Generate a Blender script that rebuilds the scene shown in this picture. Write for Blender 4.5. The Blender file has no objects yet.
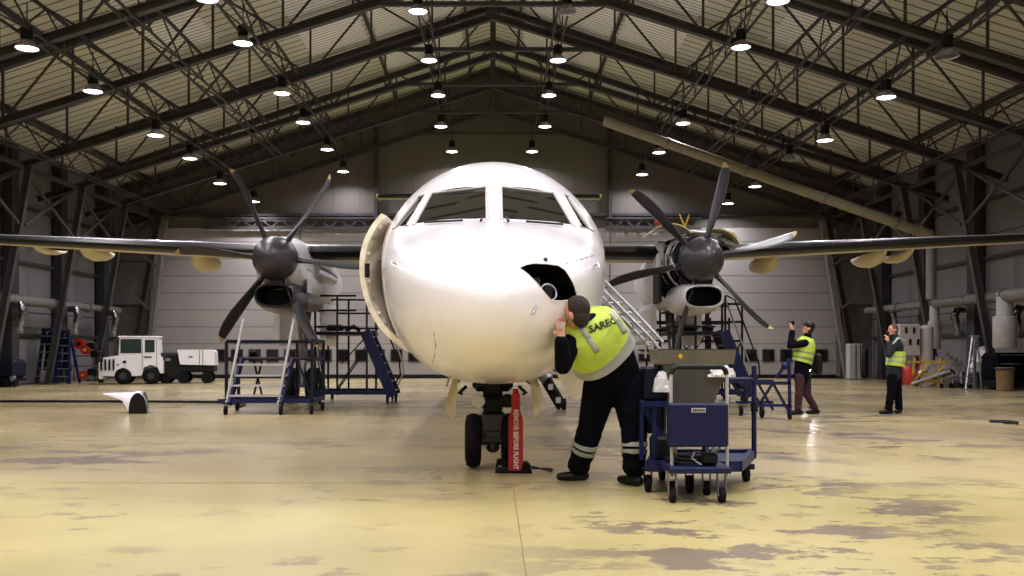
import bpy, bmesh, math, random
from mathutils import Vector, Matrix
from mathutils.bvhtree import BVHTree
R = math.radians; PI = math.pi
random.seed(7)
SC = bpy.context.scene; COL = SC.collection
F = 930.0; VX = 493.0; VY = 351.0; CH = 1.22     # pinhole of the photograph: focal length, vanishing point, eye height

def at(px, py, d):                                # photograph measurement -> point at depth d
    return Vector(((px - VX) * d / F, d, CH + (VY - py) * d / F))
def gx(px, d): return (px - VX) * d / F
def gz(py, d): return CH + (VY - py) * d / F

# ------------------------------------------------------------------ materials
def lin(c):
    return tuple((v / 12.92 if v <= .04045 else ((v + .055) / 1.055) ** 2.4) for v in (c[0] / 255, c[1] / 255, c[2] / 255)) + (1,)
MATS = {}
def mat(name, col, rough=.5, metal=0, var=.12, scale=3., bump=0., coat=0., emit=None, estr=0, bscale=None, spec=.5):
    if name in MATS: return MATS[name]
    m = bpy.data.materials.new(name); m.use_nodes = True; nt = m.node_tree; N = nt.nodes; L = nt.links
    b = N['Principled BSDF']; c = lin(col)
    b.inputs['Roughness'].default_value = rough; b.inputs['Metallic'].default_value = metal
    b.inputs['Coat Weight'].default_value = coat; b.inputs['Coat Roughness'].default_value = .08
    b.inputs['Specular IOR Level'].default_value = spec
    if emit:
        b.inputs['Emission Color'].default_value = lin(emit); b.inputs['Emission Strength'].default_value = estr
    tc = N.new('ShaderNodeTexCoord'); nz = N.new('ShaderNodeTexNoise'); nz.inputs['Scale'].default_value = scale
    nz.inputs['Detail'].default_value = 5; L.new(tc.outputs['Object'], nz.inputs['Vector'])
    mr = N.new('ShaderNodeMapRange'); mr.inputs['From Min'].default_value = .3; mr.inputs['From Max'].default_value = .7
    mr.inputs['To Min'].default_value = 1 - var; mr.inputs['To Max'].default_value = 1 + var * .5
    L.new(nz.outputs['Fac'], mr.inputs['Value'])
    mx = N.new('ShaderNodeVectorMath'); mx.operation = 'SCALE'; mx.inputs[0].default_value = c[:3]
    L.new(mr.outputs['Result'], mx.inputs['Scale']); L.new(mx.outputs[0], b.inputs['Base Color'])
    if bump:
        n2 = N.new('ShaderNodeTexNoise'); n2.inputs['Scale'].default_value = bscale or scale * 6; n2.inputs['Detail'].default_value = 4
        L.new(tc.outputs['Object'], n2.inputs['Vector'])
        bp = N.new('ShaderNodeBump'); bp.inputs['Strength'].default_value = bump; bp.inputs['Distance'].default_value = .03
        L.new(n2.outputs['Fac'], bp.inputs['Height']); L.new(bp.outputs[0], b.inputs['Normal'])
    MATS[name] = m
    return m

M_white = mat('aircraft white', (240, 235, 241), .22, 0, .04, 1.2, coat=.6)
M_cream = mat('cream primer', (196, 182, 144), .45, 0, .15, 4, bump=.1)
M_primer = mat('cream door lining', (240, 230, 208), .45, 0, .2, 9, bump=.3)
M_boot = mat('black rubber boot', (7, 7, 9), .42, 0, .2, 3, spec=.25)
M_spin = mat('spinner grey', (50, 48, 54), .36, 0, .12, 5)
M_blade = mat('blade black', (34, 34, 38), .38, 0, .15, 6)
M_byel = mat('blade tip yellow', (170, 146, 100), .5)
M_nac = mat('nacelle grey white', (206, 204, 208), .35, 0, .12, 3, coat=.2)
M_alu = mat('bare aluminium', (186, 188, 194), .32, .85, .15, 6)
M_chrome = mat('polished steel', (118, 118, 124), .22, 1, .08, 6)
M_steel = mat('galvanised steel', (150, 150, 152), .42, .8, .25, 8)
M_dark = mat('dark cavity', (10, 10, 12), .6, 0, .3, 8, spec=.25)
M_black = mat('black plastic', (8, 8, 10), .5, 0, .2, 8, spec=.3)
M_tyre = mat('tyre rubber', (9, 9, 11), .75, 0, .25, 9, bump=.2, spec=.2)
M_glass = mat('cockpit glass', (12, 13, 15), .015, 0, .05, 2, spec=.75)
M_navy = mat('navy work cloth', (7, 8, 18), .9, 0, .3, 9, bump=.5, bscale=14, spec=.1)
M_blue = mat('blue painted steel', (8, 18, 66), .45, 0, .25, 5, spec=.35)
M_bluedk = mat('dark blue painted steel', (7, 11, 34), .5, 0, .3, 5, spec=.3)
M_red = mat('red sleeve', (176, 26, 40), .6, 0, .2, 6)
M_redp = mat('red paint', (160, 34, 28), .5, 0, .25, 6)
M_truss = mat('truss paint', (66, 64, 66), .5, .2, .3, 2)
M_brace = mat('light brace paint', (112, 108, 106), .5, .1, .25, 2)
M_col = mat('column paint', (44, 43, 47), .6, 0, .3, 2)
M_skin = mat('skin', (205, 150, 125), .55, 0, .1, 9)
M_hair = mat('dark brown hair', (40, 26, 20), .8, 0, .4, 30, bump=.8, bscale=60)
M_hair2 = mat('red brown hair', (92, 56, 36), .8, 0, .4, 30, bump=.8, bscale=60)
M_vest = mat('hi-vis lime cloth', (182, 206, 76), .75, 0, .12, 9, bump=.5, bscale=11)
M_band = mat('reflective grey band', (165, 168, 162), .45, .15, .12, 12, bump=.3)
M_burg = mat('burgundy trousers', (58, 24, 36), .85, 0, .3, 9)
M_twhite = mat('tug white paint', (232, 230, 236), .3, 0, .06, 3, coat=.3)
M_yel = mat('yellow paint', (196, 158, 46), .5, 0, .25, 6)
M_lime = mat('lime tail edge', (168, 186, 92), .5, 0, .1, 3)
M_grn = mat('green paint', (96, 132, 84), .6, 0, .25, 6)
M_tarp = mat('grey tarpaulin', (116, 108, 106), .6, 0, .3, 6, bump=.6, bscale=8)
M_film = mat('white plastic sheeting', (216, 212, 214), .3, 0, .15, 6, bump=1., bscale=9)
M_brown = mat('brown cardboard', (122, 98, 66), .7, 0, .2, 6)
M_pipe = mat('duct grey paint', (112, 108, 106), .45, .2, .2, 3)
M_duct = mat('cream duct', (132, 124, 100), .5, 0, .2, 3)
M_white2 = mat('dull white paint', (168, 165, 166), .5, 0, .15, 4)
M_text = mat('white lettering', (235, 225, 222), .6)
M_textd = mat('dark green lettering', (24, 48, 20), .6)

# ------------------------------------------------------------------ mesh builder
class MB:
    def __init__(s): s.v = []; s.f = []; s.m = []
    def add(s, vs, fs, mi=0):
        o = len(s.v); s.v += [Vector(v) for v in vs]
        s.f += [tuple(i + o for i in f) for f in fs]; s.m += [mi] * len(fs); return s
    def box(s, c, d, rot=None, mi=0, bev=0):
        x, y, z = d[0] / 2, d[1] / 2, d[2] / 2; c = Vector(c)
        if bev:
            bev = min(bev, x * .9, y * .9, z * .9)
            P = []
            for sx in (-1, 1):
                for sy in (-1, 1):
                    for sz in (-1, 1):
                        for k in range(3):
                            e = [x - bev, y - bev, z - bev]; e[k] += bev
                            P.append(Vector((sx * e[0], sy * e[1], sz * e[2])))
            bm = bmesh.new()
            for p in P: bm.verts.new(p)
            bmesh.ops.convex_hull(bm, input=bm.verts); bm.verts.index_update()
            vs = [v.co.copy() for v in bm.verts]; fs = [tuple(v.index for v in f.verts) for f in bm.faces]; bm.free()
        else:
            vs = [Vector((sx * x, sy * y, sz * z)) for sx in (-1, 1) for sy in (-1, 1) for sz in (-1, 1)]
            fs = [(0, 1, 3, 2), (4, 6, 7, 5), (0, 4, 5, 1), (2, 3, 7, 6), (0, 2, 6, 4), (1, 5, 7, 3)]
        if rot is not None: vs = [rot @ v for v in vs]
        return s.add([c + v for v in vs], fs, mi)
    def bar(s, p0, p1, w, h, up=(0, 0, 1), mi=0):
        p0 = Vector(p0); p1 = Vector(p1); d = p1 - p0; L = d.length; d.normalize(); u = Vector(up)
        if abs(d.dot(u)) > .98: u = Vector((0, 1, 0))
        a = d.cross(u).normalized(); b = a.cross(d).normalized()
        rot = Matrix((d, a, b)).transposed()
        return s.box((p0 + p1) / 2, (L, w, h), rot, mi)
    def ibeam(s, p0, p1, w, h, t=.03, up=(0, 0, 1)):
        p0 = Vector(p0); p1 = Vector(p1); d = (p1 - p0).normalized(); u = Vector(up)
        a = d.cross(u).normalized(); b = a.cross(d).normalized()
        for q in (-1, 1): s.bar(p0 + b * q * (h / 2 - t / 2), p1 + b * q * (h / 2 - t / 2), w, t, up)
        return s.bar(p0, p1, t, h - t * 2 + .004, up)
    def loft(s, rings, cap=True, closed=True, mi=0, mfn=None):
        n = len(rings[0]); o = len(s.v)
        for r in rings: s.v += [Vector(p) for p in r]
        for i in range(len(rings) - 1):
            for j in range(n if closed else n - 1):
                k = (j + 1) % n
                s.f.append((o + i * n + j, o + i * n + k, o + (i + 1) * n + k, o + (i + 1) * n + j))
                s.m.append(mfn(i, j) if mfn else mi)
        if cap:
            for i, fl in ((0, 1), (len(rings) - 1, 0)):
                q = [o + i * n + j for j in range(n)]
                s.f.append(tuple(q[::-1] if fl else q)); s.m.append(mfn(min(i, len(rings) - 2), 0) if mfn else mi)
        return s
    def tube(s, pts, r, n=8, cap=True, mi=0):
        pts = [Vector(p) for p in pts]; rs = r if isinstance(r, (list, tuple)) else [r] * len(pts)
        rings = []; prev = None
        for i, p in enumerate(pts):
            d = (pts[min(i + 1, len(pts) - 1)] - pts[max(i - 1, 0)]).normalized()
            if prev is None:
                u = Vector((0, 0, 1)) if abs(d.z) < .9 else Vector((1, 0, 0))
            else: u = prev
            a = d.cross(u)
            if a.length < 1e-4: a = d.cross(Vector((0, 1, 0)))
            a.normalize(); b = a.cross(d).normalized(); prev = b
            k = 1.
            if 0 < i < len(pts) - 1:
                c = max(-1, min(1, (pts[i] - pts[i - 1]).normalized().dot((pts[i + 1] - pts[i]).normalized())))
                k = 1 / max(.6, math.cos(math.acos(c) / 2))
            rings.append([p + (a * math.cos(t) * k + b * math.sin(t)) * rs[i] for t in [2 * PI * j / n for j in range(n)]])
        return s.loft(rings, cap, mi=mi)
    def lathe(s, prof, c=(0, 0, 0), axis='z', n=20, cap=True, mi=0, mfn=None):
        rings = []
        for r, h in prof:
            ring = []
            for j in range(n):
                t = 2 * PI * j / n; x, y = r * math.cos(t), r * math.sin(t)
                p = {'z': (x, y, h), 'y': (y, h, x), 'x': (h, x, y)}[axis]
                ring.append(Vector(c) + Vector(p))
            rings.append(ring)
        return s.loft(rings, cap, mi=mi, mfn=mfn)
    def ball(s, c, r, n=12, mi=0, rot=None):
        r = r if isinstance(r, (tuple, list)) else (r, r, r); rings = []
        for i in range(1, n):
            a = PI * i / n; ring = []
            for j in range(n * 2):
                t = PI * j / n
                v = Vector((r[0] * math.sin(a) * math.cos(t), r[1] * math.sin(a) * math.sin(t), -r[2] * math.cos(a)))
                if rot is not None: v = rot @ v
                ring.append(Vector(c) + v)
            rings.append(ring)
        return s.loft(rings, True, mi=mi)
    def cap(s, p0, r0, p1, r1, n=12, k=1., side=None):
        """rounded cone limb; k widens it along side"""
        p0 = Vector(p0); p1 = Vector(p1); d = (p1 - p0); L = d.length; d.normalize()
        u = Vector(side) if side is not None else (Vector((0, 0, 1)) if abs(d.z) < .9 else Vector((1, 0, 0)))
        b = d.cross(u).normalized(); a = b.cross(d).normalized(); rings = []
        for ang in (-85, -60, -30, 0):
            t = R(ang); rings.append((p0 + d * r0 * math.sin(t), r0 * math.cos(t)))
        for ang in (0, 30, 60, 85):
            t = R(ang); rings.append((p1 + d * r1 * math.sin(t), r1 * math.cos(t)))
        return s.loft([[p + (a * math.cos(w) * k + b * math.sin(w)) * r for w in [2 * PI * j / n for j in range(n)]] for p, r in rings])
    def prism(s, poly, ax, h0, h1, mi=0):
        """extrude a 2-D outline along axis ax ('x','y','z') from h0 to h1"""
        def P(a, b, h): return {'x': (h, a, b), 'y': (a, h, b), 'z': (a, b, h)}[ax]
        return s.loft([[P(a, b, h0) for a, b in poly], [P(a, b, h1) for a, b in poly]], mi=mi)

PIV = {}
def obj(name, mb, m, parent=None, smooth=None, world=True):
    me = bpy.data.meshes.new(name)
    off = Vector((0, 0, 0)); q = parent
    while q is not None and world:
        if q.name in PIV: off = PIV[q.name]; break
        q = q.parent
    me.from_pydata([v - off for v in mb.v], [], mb.f)
    ms = m if isinstance(m, (list, tuple)) else [m]
    for x in ms: me.materials.append(x)
    if len(ms) > 1: me.polygons.foreach_set('material_index', mb.m)
    bm = bmesh.new(); bm.from_mesh(me); bmesh.ops.recalc_face_normals(bm, faces=bm.faces); bm.to_mesh(me); bm.free()
    if smooth:
        me.shade_smooth(); me.set_sharp_from_angle(angle=R(smooth))
    o = bpy.data.objects.new(name, me); COL.objects.link(o)
    if parent is not None: o.parent = parent
    return o
def tag(o, label, cat, group=None, kind=None):
    if label: o['label'] = label
    if cat: o['category'] = cat
    if group: o['group'] = group
    if kind: o['kind'] = kind
    return o
def thing(name, label, cat, loc=(0, 0, 0), rotz=0, group=None, scale=1.):
    """Empty at the base; its meshes are measured in the place's own frame when rotz is 0"""
    o = bpy.data.objects.new(name, None); COL.objects.link(o); o.location = loc; o.rotation_euler = (0, 0, rotz)
    o.empty_display_size = .2
    if scale != 1: o.scale = (scale,) * 3
    tag(o, label, cat, group); PIV[o.name] = Vector(loc)
    return o
def local(o): PIV[o.name] = Vector((0, 0, 0)); return o      # parts measured from the thing's own base instead
def struct(name, mb, m, smooth=None, parent=None):
    o = obj(name, mb, m, parent, smooth)
    if parent is None: o['kind'] = 'structure'
    return o
def dup(root, loc, rotz=None, label=None, group=None):
    kids = {}
    for x in list(COL.objects):
        if x.parent is not None: kids.setdefault(x.parent.name, []).append(x)
    def cp(x, par):
        c = x.copy(); COL.objects.link(c); c.parent = par
        for k in kids.get(x.name, []): cp(k, c)
        return c
    r = cp(root, None); r.location = loc
    if rotz is not None: r.rotation_euler = (0, 0, rotz)
    if label: r['label'] = label
    if group: r['group'] = group
    return r
def lettering(name, text, size, origin, xd, yd, m, parent, bvh=None, off=.004, depth=.002, font_scale_x=1.):
    """text laid on a plane; when bvh is given every point is dropped on that surface"""
    cu = bpy.data.curves.new(name + '_c', 'FONT'); cu.body = text; cu.size = size; cu.align_x = 'CENTER'; cu.align_y = 'CENTER'
    cu.resolution_u = 2; cu.offset = size * .03
    t = bpy.data.objects.new(name + '_t', cu); COL.objects.link(t)
    dg = bpy.context.evaluated_depsgraph_get(); me = t.evaluated_get(dg).to_mesh()
    xd = Vector(xd).normalized(); yd = Vector(yd).normalized(); nd = xd.cross(yd); o = Vector(origin); mb = MB(); vs = []
    for v in me.vertices:
        p = o + xd * v.co.x * font_scale_x + yd * v.co.y
        if bvh is not None:
            h = bvh.ray_cast(p + nd * .5, -nd)
            if h[0] is not None: p = h[0] + nd * off
        else: p = p + nd * off
        vs.append(p)
    fs = [tuple(p.vertices) for p in me.polygons]
    mb.add(vs, fs)
    t.to_mesh_clear() if hasattr(t, 'to_mesh_clear') else None
    bpy.data.objects.remove(t)
    ob = obj(name, mb, m, parent)
    md = ob.modifiers.new('thickness', 'SOLIDIFY'); md.thickness = depth
    return ob
def bvh_of(mb): return BVHTree.FromPolygons([tuple(v) for v in mb.v], mb.f)
def remesh(o, vox=.012, smooth=4):
    md = o.modifiers.new('Remesh', 'REMESH'); md.mode = 'VOXEL'; md.voxel_size = vox; md.use_smooth_shade = True
    sm = o.modifiers.new('Smooth', 'SMOOTH'); sm.iterations = smooth; sm.factor = .5
    return o
# ================================================================== THE HALL
HX = 17.0; YB = 41.7; YF = -8.0
AP = 11.93; SL = .316; DEPTH = 1.75
def chordz(x): return AP - SL * abs(x)
def roofz(x): return AP + DEPTH + .22 - SL * abs(x)

# floor: cream-yellow coating, worn grey in streaks running across the hall
def floor_mat():
    m = bpy.data.materials.new('coated floor'); m.use_nodes = True; nt = m.node_tree; N = nt.nodes; L = nt.links
    b = N['Principled BSDF']; tc = N.new('ShaderNodeTexCoord')
    def noise(scale, sx, sy, det=6, rough=.6, off=0):
        mp = N.new('ShaderNodeMapping'); mp.inputs['Scale'].default_value = (sx, sy, 1); mp.inputs['Location'].default_value = (off, off * .7, 0)
        n = N.new('ShaderNodeTexNoise'); n.inputs['Scale'].default_value = scale; n.inputs['Detail'].default_value = det; n.inputs['Roughness'].default_value = rough
        L.new(tc.outputs['Object'], mp.inputs['Vector']); L.new(mp.outputs[0], n.inputs['Vector']); return n.outputs['Fac']
    def ramp(f, a, c, lo=0., hi=1.):
        r = N.new('ShaderNodeMapRange'); r.inputs['From Min'].default_value = a; r.inputs['From Max'].default_value = c
        r.inputs['To Min'].default_value = lo; r.inputs['To Max'].default_value = hi; L.new(f, r.inputs['Value']); return r.outputs[0]
    def mix(f, c1, c2):
        x = N.new('ShaderNodeMix'); x.data_type = 'RGBA'; L.new(f, x.inputs['Factor'])
        for c, s in ((c1, x.inputs[6]), (c2, x.inputs[7])):
            if isinstance(c, tuple): s.default_value = c
            else: L.new(c, s)
        return x.outputs[2]
    def mul(f, g):
        x = N.new('ShaderNodeMath'); x.operation = 'MULTIPLY'
        for k, q in ((0, f), (1, g)):
            if isinstance(q, float): x.inputs[k].default_value = q
            else: L.new(q, x.inputs[k])
        return x.outputs[0]
    # two pours: the yellower front bay and the browner rear one, meeting at the joint 8.6 m out
    sp = N.new('ShaderNodeSeparateXYZ'); L.new(tc.outputs['Object'], sp.inputs[0])
    rear = ramp(sp.outputs[1], 8.3, 9.3)
    far = ramp(sp.outputs[1], 20., 34.)
    front_c = mix(ramp(noise(.5, 1, 1), .35, .65), lin((190, 176, 122)), lin((174, 160, 108)))
    rear_c = mix(ramp(noise(.35, .8, .8, 2, .45, off=3), .35, .62), lin((178, 162, 118)), lin((150, 134, 102)))
    base = mix(rear, front_c, rear_c)
    base = mix(mul(ramp(noise(.22, .6, .7, 2, .45, off=17), .5, .62), .5), base, lin((144, 132, 102)))
    # worn patches: broad masks times ragged detail
    band = mul(ramp(sp.outputs[1], 7.2, 8.4), ramp(sp.outputs[1], 14, 10.5))
    mxx = N.new('ShaderNodeMath'); mxx.operation = 'MAXIMUM'; L.new(ramp(sp.outputs[0], -.4, 1.0), mxx.inputs[0]); L.new(band, mxx.inputs[1])
    mask = mul(ramp(noise(.34, .8, 1.0, 2, .5, off=14.7), .42, .54), mxx.outputs[0])
    wear = mul(ramp(noise(1.3, .7, 1.1, 12, .7, off=5.1), .52, .545), mask)
    base = mix(mul(wear, .8), base, lin((104, 92, 88)))
    near = ramp(sp.outputs[1], 13, 8)
    wear2 = mul(mul(ramp(noise(2.2, .8, 1.2, 9, .68, off=21), .57, .6), ramp(noise(.4, 1, 1, 2, .5, off=31), .46, .56)), near)
    base = mix(mul(wear2, .6), base, lin((108, 94, 86)))
    L.new(base, b.inputs['Base Color'])
    ro = ramp(noise(.4, .8, .8, 2, .5, off=9), .35, .65, .2, .32)
    L.new(ro, b.inputs['Roughness'])
    bp = N.new('ShaderNodeBump'); bp.inputs['Strength'].default_value = .02; bp.inputs['Distance'].default_value = .02
    return m
mb = MB(); mb.box((0, (YB + YF) / 2, -.1), (HX * 2, YB - YF, .2)); struct('floor', mb, floor_mat())
# floor joints
jm = mat('floor joint filler', (120, 104, 78), .7)
mb = MB(); mb.box((.18, 4.2, .001), (.006, 8, .003)); mb.box((-1.6, 8.6, .001), (5, .012, .003)); struct('floor_joint', mb, jm)

def stripe_mat(name, c1, c2, axis, pitch, width, rough=.6, bump=.6, metal=0.):
    """sheet material with a seam every pitch metres along axis"""
    m = bpy.data.materials.new(name); m.use_nodes = True; nt = m.node_tree; N = nt.nodes; L = nt.links
    b = N['Principled BSDF']; b.inputs['Roughness'].default_value = rough; b.inputs['Metallic'].default_value = metal
    tc = N.new('ShaderNodeTexCoord'); sp = N.new('ShaderNodeSeparateXYZ'); L.new(tc.outputs['Object'], sp.inputs[0])
    a = N.new('ShaderNodeMath'); a.operation = 'DIVIDE'; a.inputs[1].default_value = pitch; L.new(sp.outputs[axis], a.inputs[0])
    fr = N.new('ShaderNodeMath'); fr.operation = 'FRACT'; L.new(a.outputs[0], fr.inputs[0])
    gt = N.new('ShaderNodeMath'); gt.operation = 'LESS_THAN'; gt.inputs[1].default_value = width / pitch; L.new(fr.outputs[0], gt.inputs[0])
    nz = N.new('ShaderNodeTexNoise'); nz.inputs['Scale'].default_value = .4; nz.inputs['Detail'].default_value = 4; L.new(tc.outputs['Object'], nz.inputs['Vector'])
    mr = N.new('ShaderNodeMapRange'); mr.inputs['To Min'].default_value = .75; mr.inputs['To Max'].default_value = 1.2; L.new(nz.outputs['Fac'], mr.inputs['Value'])
    mx = N.new('ShaderNodeMix'); mx.data_type = 'RGBA'; mx.inputs[6].default_value = lin(c1); mx.inputs[7].default_value = lin(c2); L.new(gt.outputs[0], mx.inputs['Factor'])
    vm = N.new('ShaderNodeVectorMath'); vm.operation = 'SCALE'; L.new(mx.outputs[2], vm.inputs[0]); L.new(mr.outputs[0], vm.inputs['Scale'])
    L.new(vm.outputs[0], b.inputs['Base Color'])
    bp = N.new('ShaderNodeBump'); bp.inputs['Strength'].default_value = bump; bp.inputs['Distance'].default_value = .03; bp.invert = True
    L.new(gt.outputs[0], bp.inputs['Height']); L.new(bp.outputs[0], b.inputs['Normal'])
    return m
M_deck = stripe_mat('roof deck sheet', (218, 218, 202), (104, 102, 94), 1, .44, .07)
M_deckl = stripe_mat('brightened roof sheet', (250, 252, 248), (150, 146, 142), 1, .22, .05)
M_wall = stripe_mat('wall cladding', (108, 105, 107), (50, 48, 52), 2, 2.6, .05)
M_door = stripe_mat('hangar door panel', (150, 145, 144), (98, 94, 94), 2, .76, .035, .5, .4)
M_gable = stripe_mat('gable cladding', (96, 90, 86), (78, 73, 70), 0, 1.2, .03, .6)

def slab(name, m, x0, x1, y0, y1, dz=0., th=.12, parent=None):
    mb = MB(); q = []
    for y in (y0, y1):
        q.append([(x0, y, roofz(x0) + dz), (x1, y, roofz(x1) + dz), (x1, y, roofz(x1) + dz + th), (x0, y, roofz(x0) + dz + th)])
    mb.loft(q); return struct(name, mb, m, parent=parent)
roof = slab('ceiling', M_deck, -HX - .3, 0, YF, YB + .3); slab('ceiling', M_deck, 0, HX + .3, YF, YB + .3)
# pale strips added beside the ridge: white mesh and brighter-lit deck put into colour
for sx in (-1, 1):
    for (a, c, y0, y1) in ((8.7, 10.5, 24, 29.6), (4.5, 6.5, 28, 33.5), (1.2, 4.2, 30, 37.4)):
        x0, x1 = (a, c) if sx > 0 else (-c, -a)
        slab('ceiling_panel', M_deckl, x0, x1, y0, y1, dz=-.03, th=.04)
for side, sx in (('left', -1), ('right', 1)):
    mb = MB(); mb.box((sx * (HX + .1), (YB + YF) / 2, 4.3), (.2, YB - YF, 8.8)); struct('wall_' + side, mb, M_wall)
mb = MB(); mb.prism([(-HX, 0), (HX, 0), (HX, roofz(HX)), (0, roofz(0)), (-HX, roofz(HX))], 'y', YB, YB + .2); struct('wall_back', mb, M_gable)
mb = MB(); mb.prism([(-HX, 0), (HX, 0), (HX, roofz(HX)), (0, roofz(0)), (-HX, roofz(HX))], 'y', YF - .2, YF); struct('wall_front', mb, M_wall)
# big sectional door across the back, dark square windows low down, dark kick strip
def wx(px): return gx(px, YB - .1)
door = bpy.data.objects.new('door_1', None); COL.objects.link(door); door['kind'] = 'structure'
mb = MB(); mb.box((0, YB - .05, 3.42), (wx(838) - wx(152), .1, 6.6)); obj('door_panel', mb, M_door, door)
mb = MB(); mb.box((0, YB - .11, .1), (wx(838) - wx(152), .04, .14)); obj('kick_strip', mb, M_black, door)
for px in (152, 300, 376, 493, 610, 690, 838):
    mb = MB(); mb.box((wx(px), YB - .12, 3.4), (.05 if px not in (152, 838) else .2, .04, 6.6)); obj('door_post', mb, M_brace, door)
k = 0
for i in range(35):
    px = 219.5 + i * 17.7
    if 425 < px < 560: continue
    mb = MB(); w = .54; z0, z1 = .74, 1.3; x = wx(px)
    mb.box((x, YB - .13, (z0 + z1) / 2), (w, .05, z1 - z0)); k += 1
    f = struct('window_%d' % k, mb, mat('window rubber frame', (40, 40, 46), .5))
    mb = MB(); mb.box((x, YB - .16, (z0 + z1) / 2), (w - .1, .02, z1 - z0 - .1)); obj('pane', mb, M_glass, f)
# header lattice over the door, in two runs
for lab, a, c in (('left', 205, 379), ('right', 605, 700)):
    t = thing('lattice_header', 'dark steel lattice beam over the back door, run on the %s of the aircraft' % lab, 'beam', (wx((a + c) / 2), YB - .3, 6.65), group='header beams')
    x0, x1 = wx(a), wx(c)
    for z in (6.68, 7.12):
        mb = MB(); mb.box(((x0 + x1) / 2, YB - .35, z), (x1 - x0, .16, .09)); obj('flange', mb, M_col, t)
    n = int((x1 - x0) / .42)
    for i in range(n):
        xa = x0 + (x1 - x0) * i / n; xb = x0 + (x1 - x0) * (i + 1) / n; zz = (6.72, 7.08) if i % 2 else (7.08, 6.72)
        mb = MB(); mb.bar((xa, YB - .35, zz[0]), (xb, YB - .35, zz[1]), .03, .05); obj('lacing_bar', mb, M_truss, t)
# girts and columns on the walls
n = 0
for sx in (-1, 1):
    for z in (1.8, 4.4, 6.4):
        n += 1; mb = MB(); mb.box((sx * (HX - .08), 24.5, z), (.12, 34, .12)); struct('trim_%d' % n, mb, M_col)
    for y in (20.8, 24.6, 28.4, 32.3, 36, 39.9):
        n += 1; mb = MB(); mb.box((sx * (HX - .25), y, 4.2), (.34, .5, 8.4)); struct('trim_%d' % n, mb, M_col)
for sx, lo in ((-1, 152), (1, 838)):
    n += 1; mb = MB(); mb.box((sx * 16.2, YB - .06, 5.9), (1.6, .12, 5.2)); struct('trim_%d' % n, mb, M_wall)
    n += 1; mb = MB(); mb.box((sx * 5.22, YB - .25, 9.2), (.16, .3, 4.3)); struct('trim_%d' % n, mb, M_col)
for z in (7.3,):
    n += 1; mb = MB(); mb.box((0, YB - .15, z), (33, .3, .12)); struct('trim_%d' % n, mb, M_col)

# roof trusses: two sloping lower chords, upper chords, webs, collar tie, leaning legs
FR = [22.0, 25.9, 29.8, 33.7, 37.6, 41.25]
ordn = ['frontmost steel roof truss, its sloping beams crossing the top corners', 'second steel roof truss from the front, between first and second lamp ranks',
        'third steel roof truss from the front, its tie highest of those in view', 'third steel roof truss from the back wall, halfway down the hall',
        'steel roof truss next before the one on the back wall', 'steel roof truss set against the back wall, apex lowest in view']
T0 = local(thing('roof_truss', ordn[0], 'roof truss', (0, FR[0], 0), group='steel roof trusses'))
XE = 16.5
for sx in (-1, 1):
    mb = MB(); mb.ibeam((0, 0, AP), (sx * XE, 0, chordz(XE)), .2, .21); obj('lower_chord', mb, M_truss, T0)
    mb = MB(); mb.ibeam((0, 0, AP + DEPTH), (sx * XE, 0, chordz(XE) + DEPTH - .25), .2, .22); obj('upper_chord', mb, M_truss, T0)
    mb = MB(); mb.ibeam((sx * 16.15, 0, 0), (sx * 14.85, 0, chordz(14.85) - .1), .16, .22, up=(1, 0, 0)); obj('leg', mb, M_truss, T0)
    mb = MB(); mb.box((sx * 16.15, 0, .03), (.45, .4, .06)); obj('foot_plate', mb, M_truss, T0)
    st = 1.95
    for i in range(1, 9):
        x = sx * st * i
        mb = MB(); mb.bar((x, 0, chordz(x)), (x, 0, chordz(x) + DEPTH), .06, .06); obj('post', mb, M_truss, T0)
        xa, xb = sx * st * (i - 1), x
        za, zb = (chordz(xa) + DEPTH, chordz(xb)) if i % 2 else (chordz(xa), chordz(xb) + DEPTH)
        mb = MB(); mb.bar((xa, 0, za), (xb, 0, zb), .055, .055); obj('diagonal', mb, M_truss, T0)
mb = MB(); mb.bar((0, 0, AP - .1), (0, 0, AP + DEPTH), .2, .2); obj('king_post', mb, M_truss, T0)
mb = MB(); mb.bar((-3.25, 0, AP - 1.05), (3.25, 0, AP - 1.05), .12, .12); obj('collar_tie', mb, M_truss, T0)
for i in range(1, 6): dup(T0, (0, FR[i], 0), label=ordn[i])
# long braces running the length of the hall under the deck
sides = {-1: 'left', 1: 'right'}
for sx in (-1, 1):
    for X, nm in ((2.05, 'nearest the ridge'), (6.6, 'over the inner lamps'), (8.6, 'between the lamp rows'), (10.6, 'over the outer lamps'), (14.2, 'lowest by the side wall')):
        z = chordz(X); x = sx * X
        t = thing('roof_brace', 'long steel brace running down the %s roof slope, %s' % (sides[sx], nm), 'roof brace', (x, 19, z), group='long roof braces')
        y0, y1 = 19.0, 41.4
        for q in (-.16, .16):
            mb = MB(); mb.bar((x + q, y0, z - .12), (x + q, y1, z - .12), .05, .055); obj('rail', mb, M_truss, t)
        mb = MB(); mb.bar((x, y0, z + .75), (x, y1, z + .75), .07, .07); obj('top_rail', mb, M_truss, t)
        mbp = []
        for i in range(11):
            ya = y0 + (y1 - y0) * i / 11; yb = y0 + (y1 - y0) * (i + 1) / 11
            mb = MB(); mb.bar((x - .16, ya, z - .12), (x, (ya + yb) / 2, z + .75), .035, .035); mb.bar((x, (ya + yb) / 2, z + .75), (x + .16, yb, z - .12), .035, .035)
            mb.bar((x - .16, ya, z - .12), (x + .16, yb, z - .12), .03, .03)
            obj('lacing', mb, M_truss, t)
    # purlins right under the deck
    for j, X in enumerate((1.0, 4.3, 12.4, 15.4)):
        mb = MB(); mb.bar((sx * X, 12, roofz(X) - .09), (sx * X, 41.4, roofz(X) - .09), .1, .14)
        n += 1; struct('trim_%d' % n, mb, M_truss)
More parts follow.
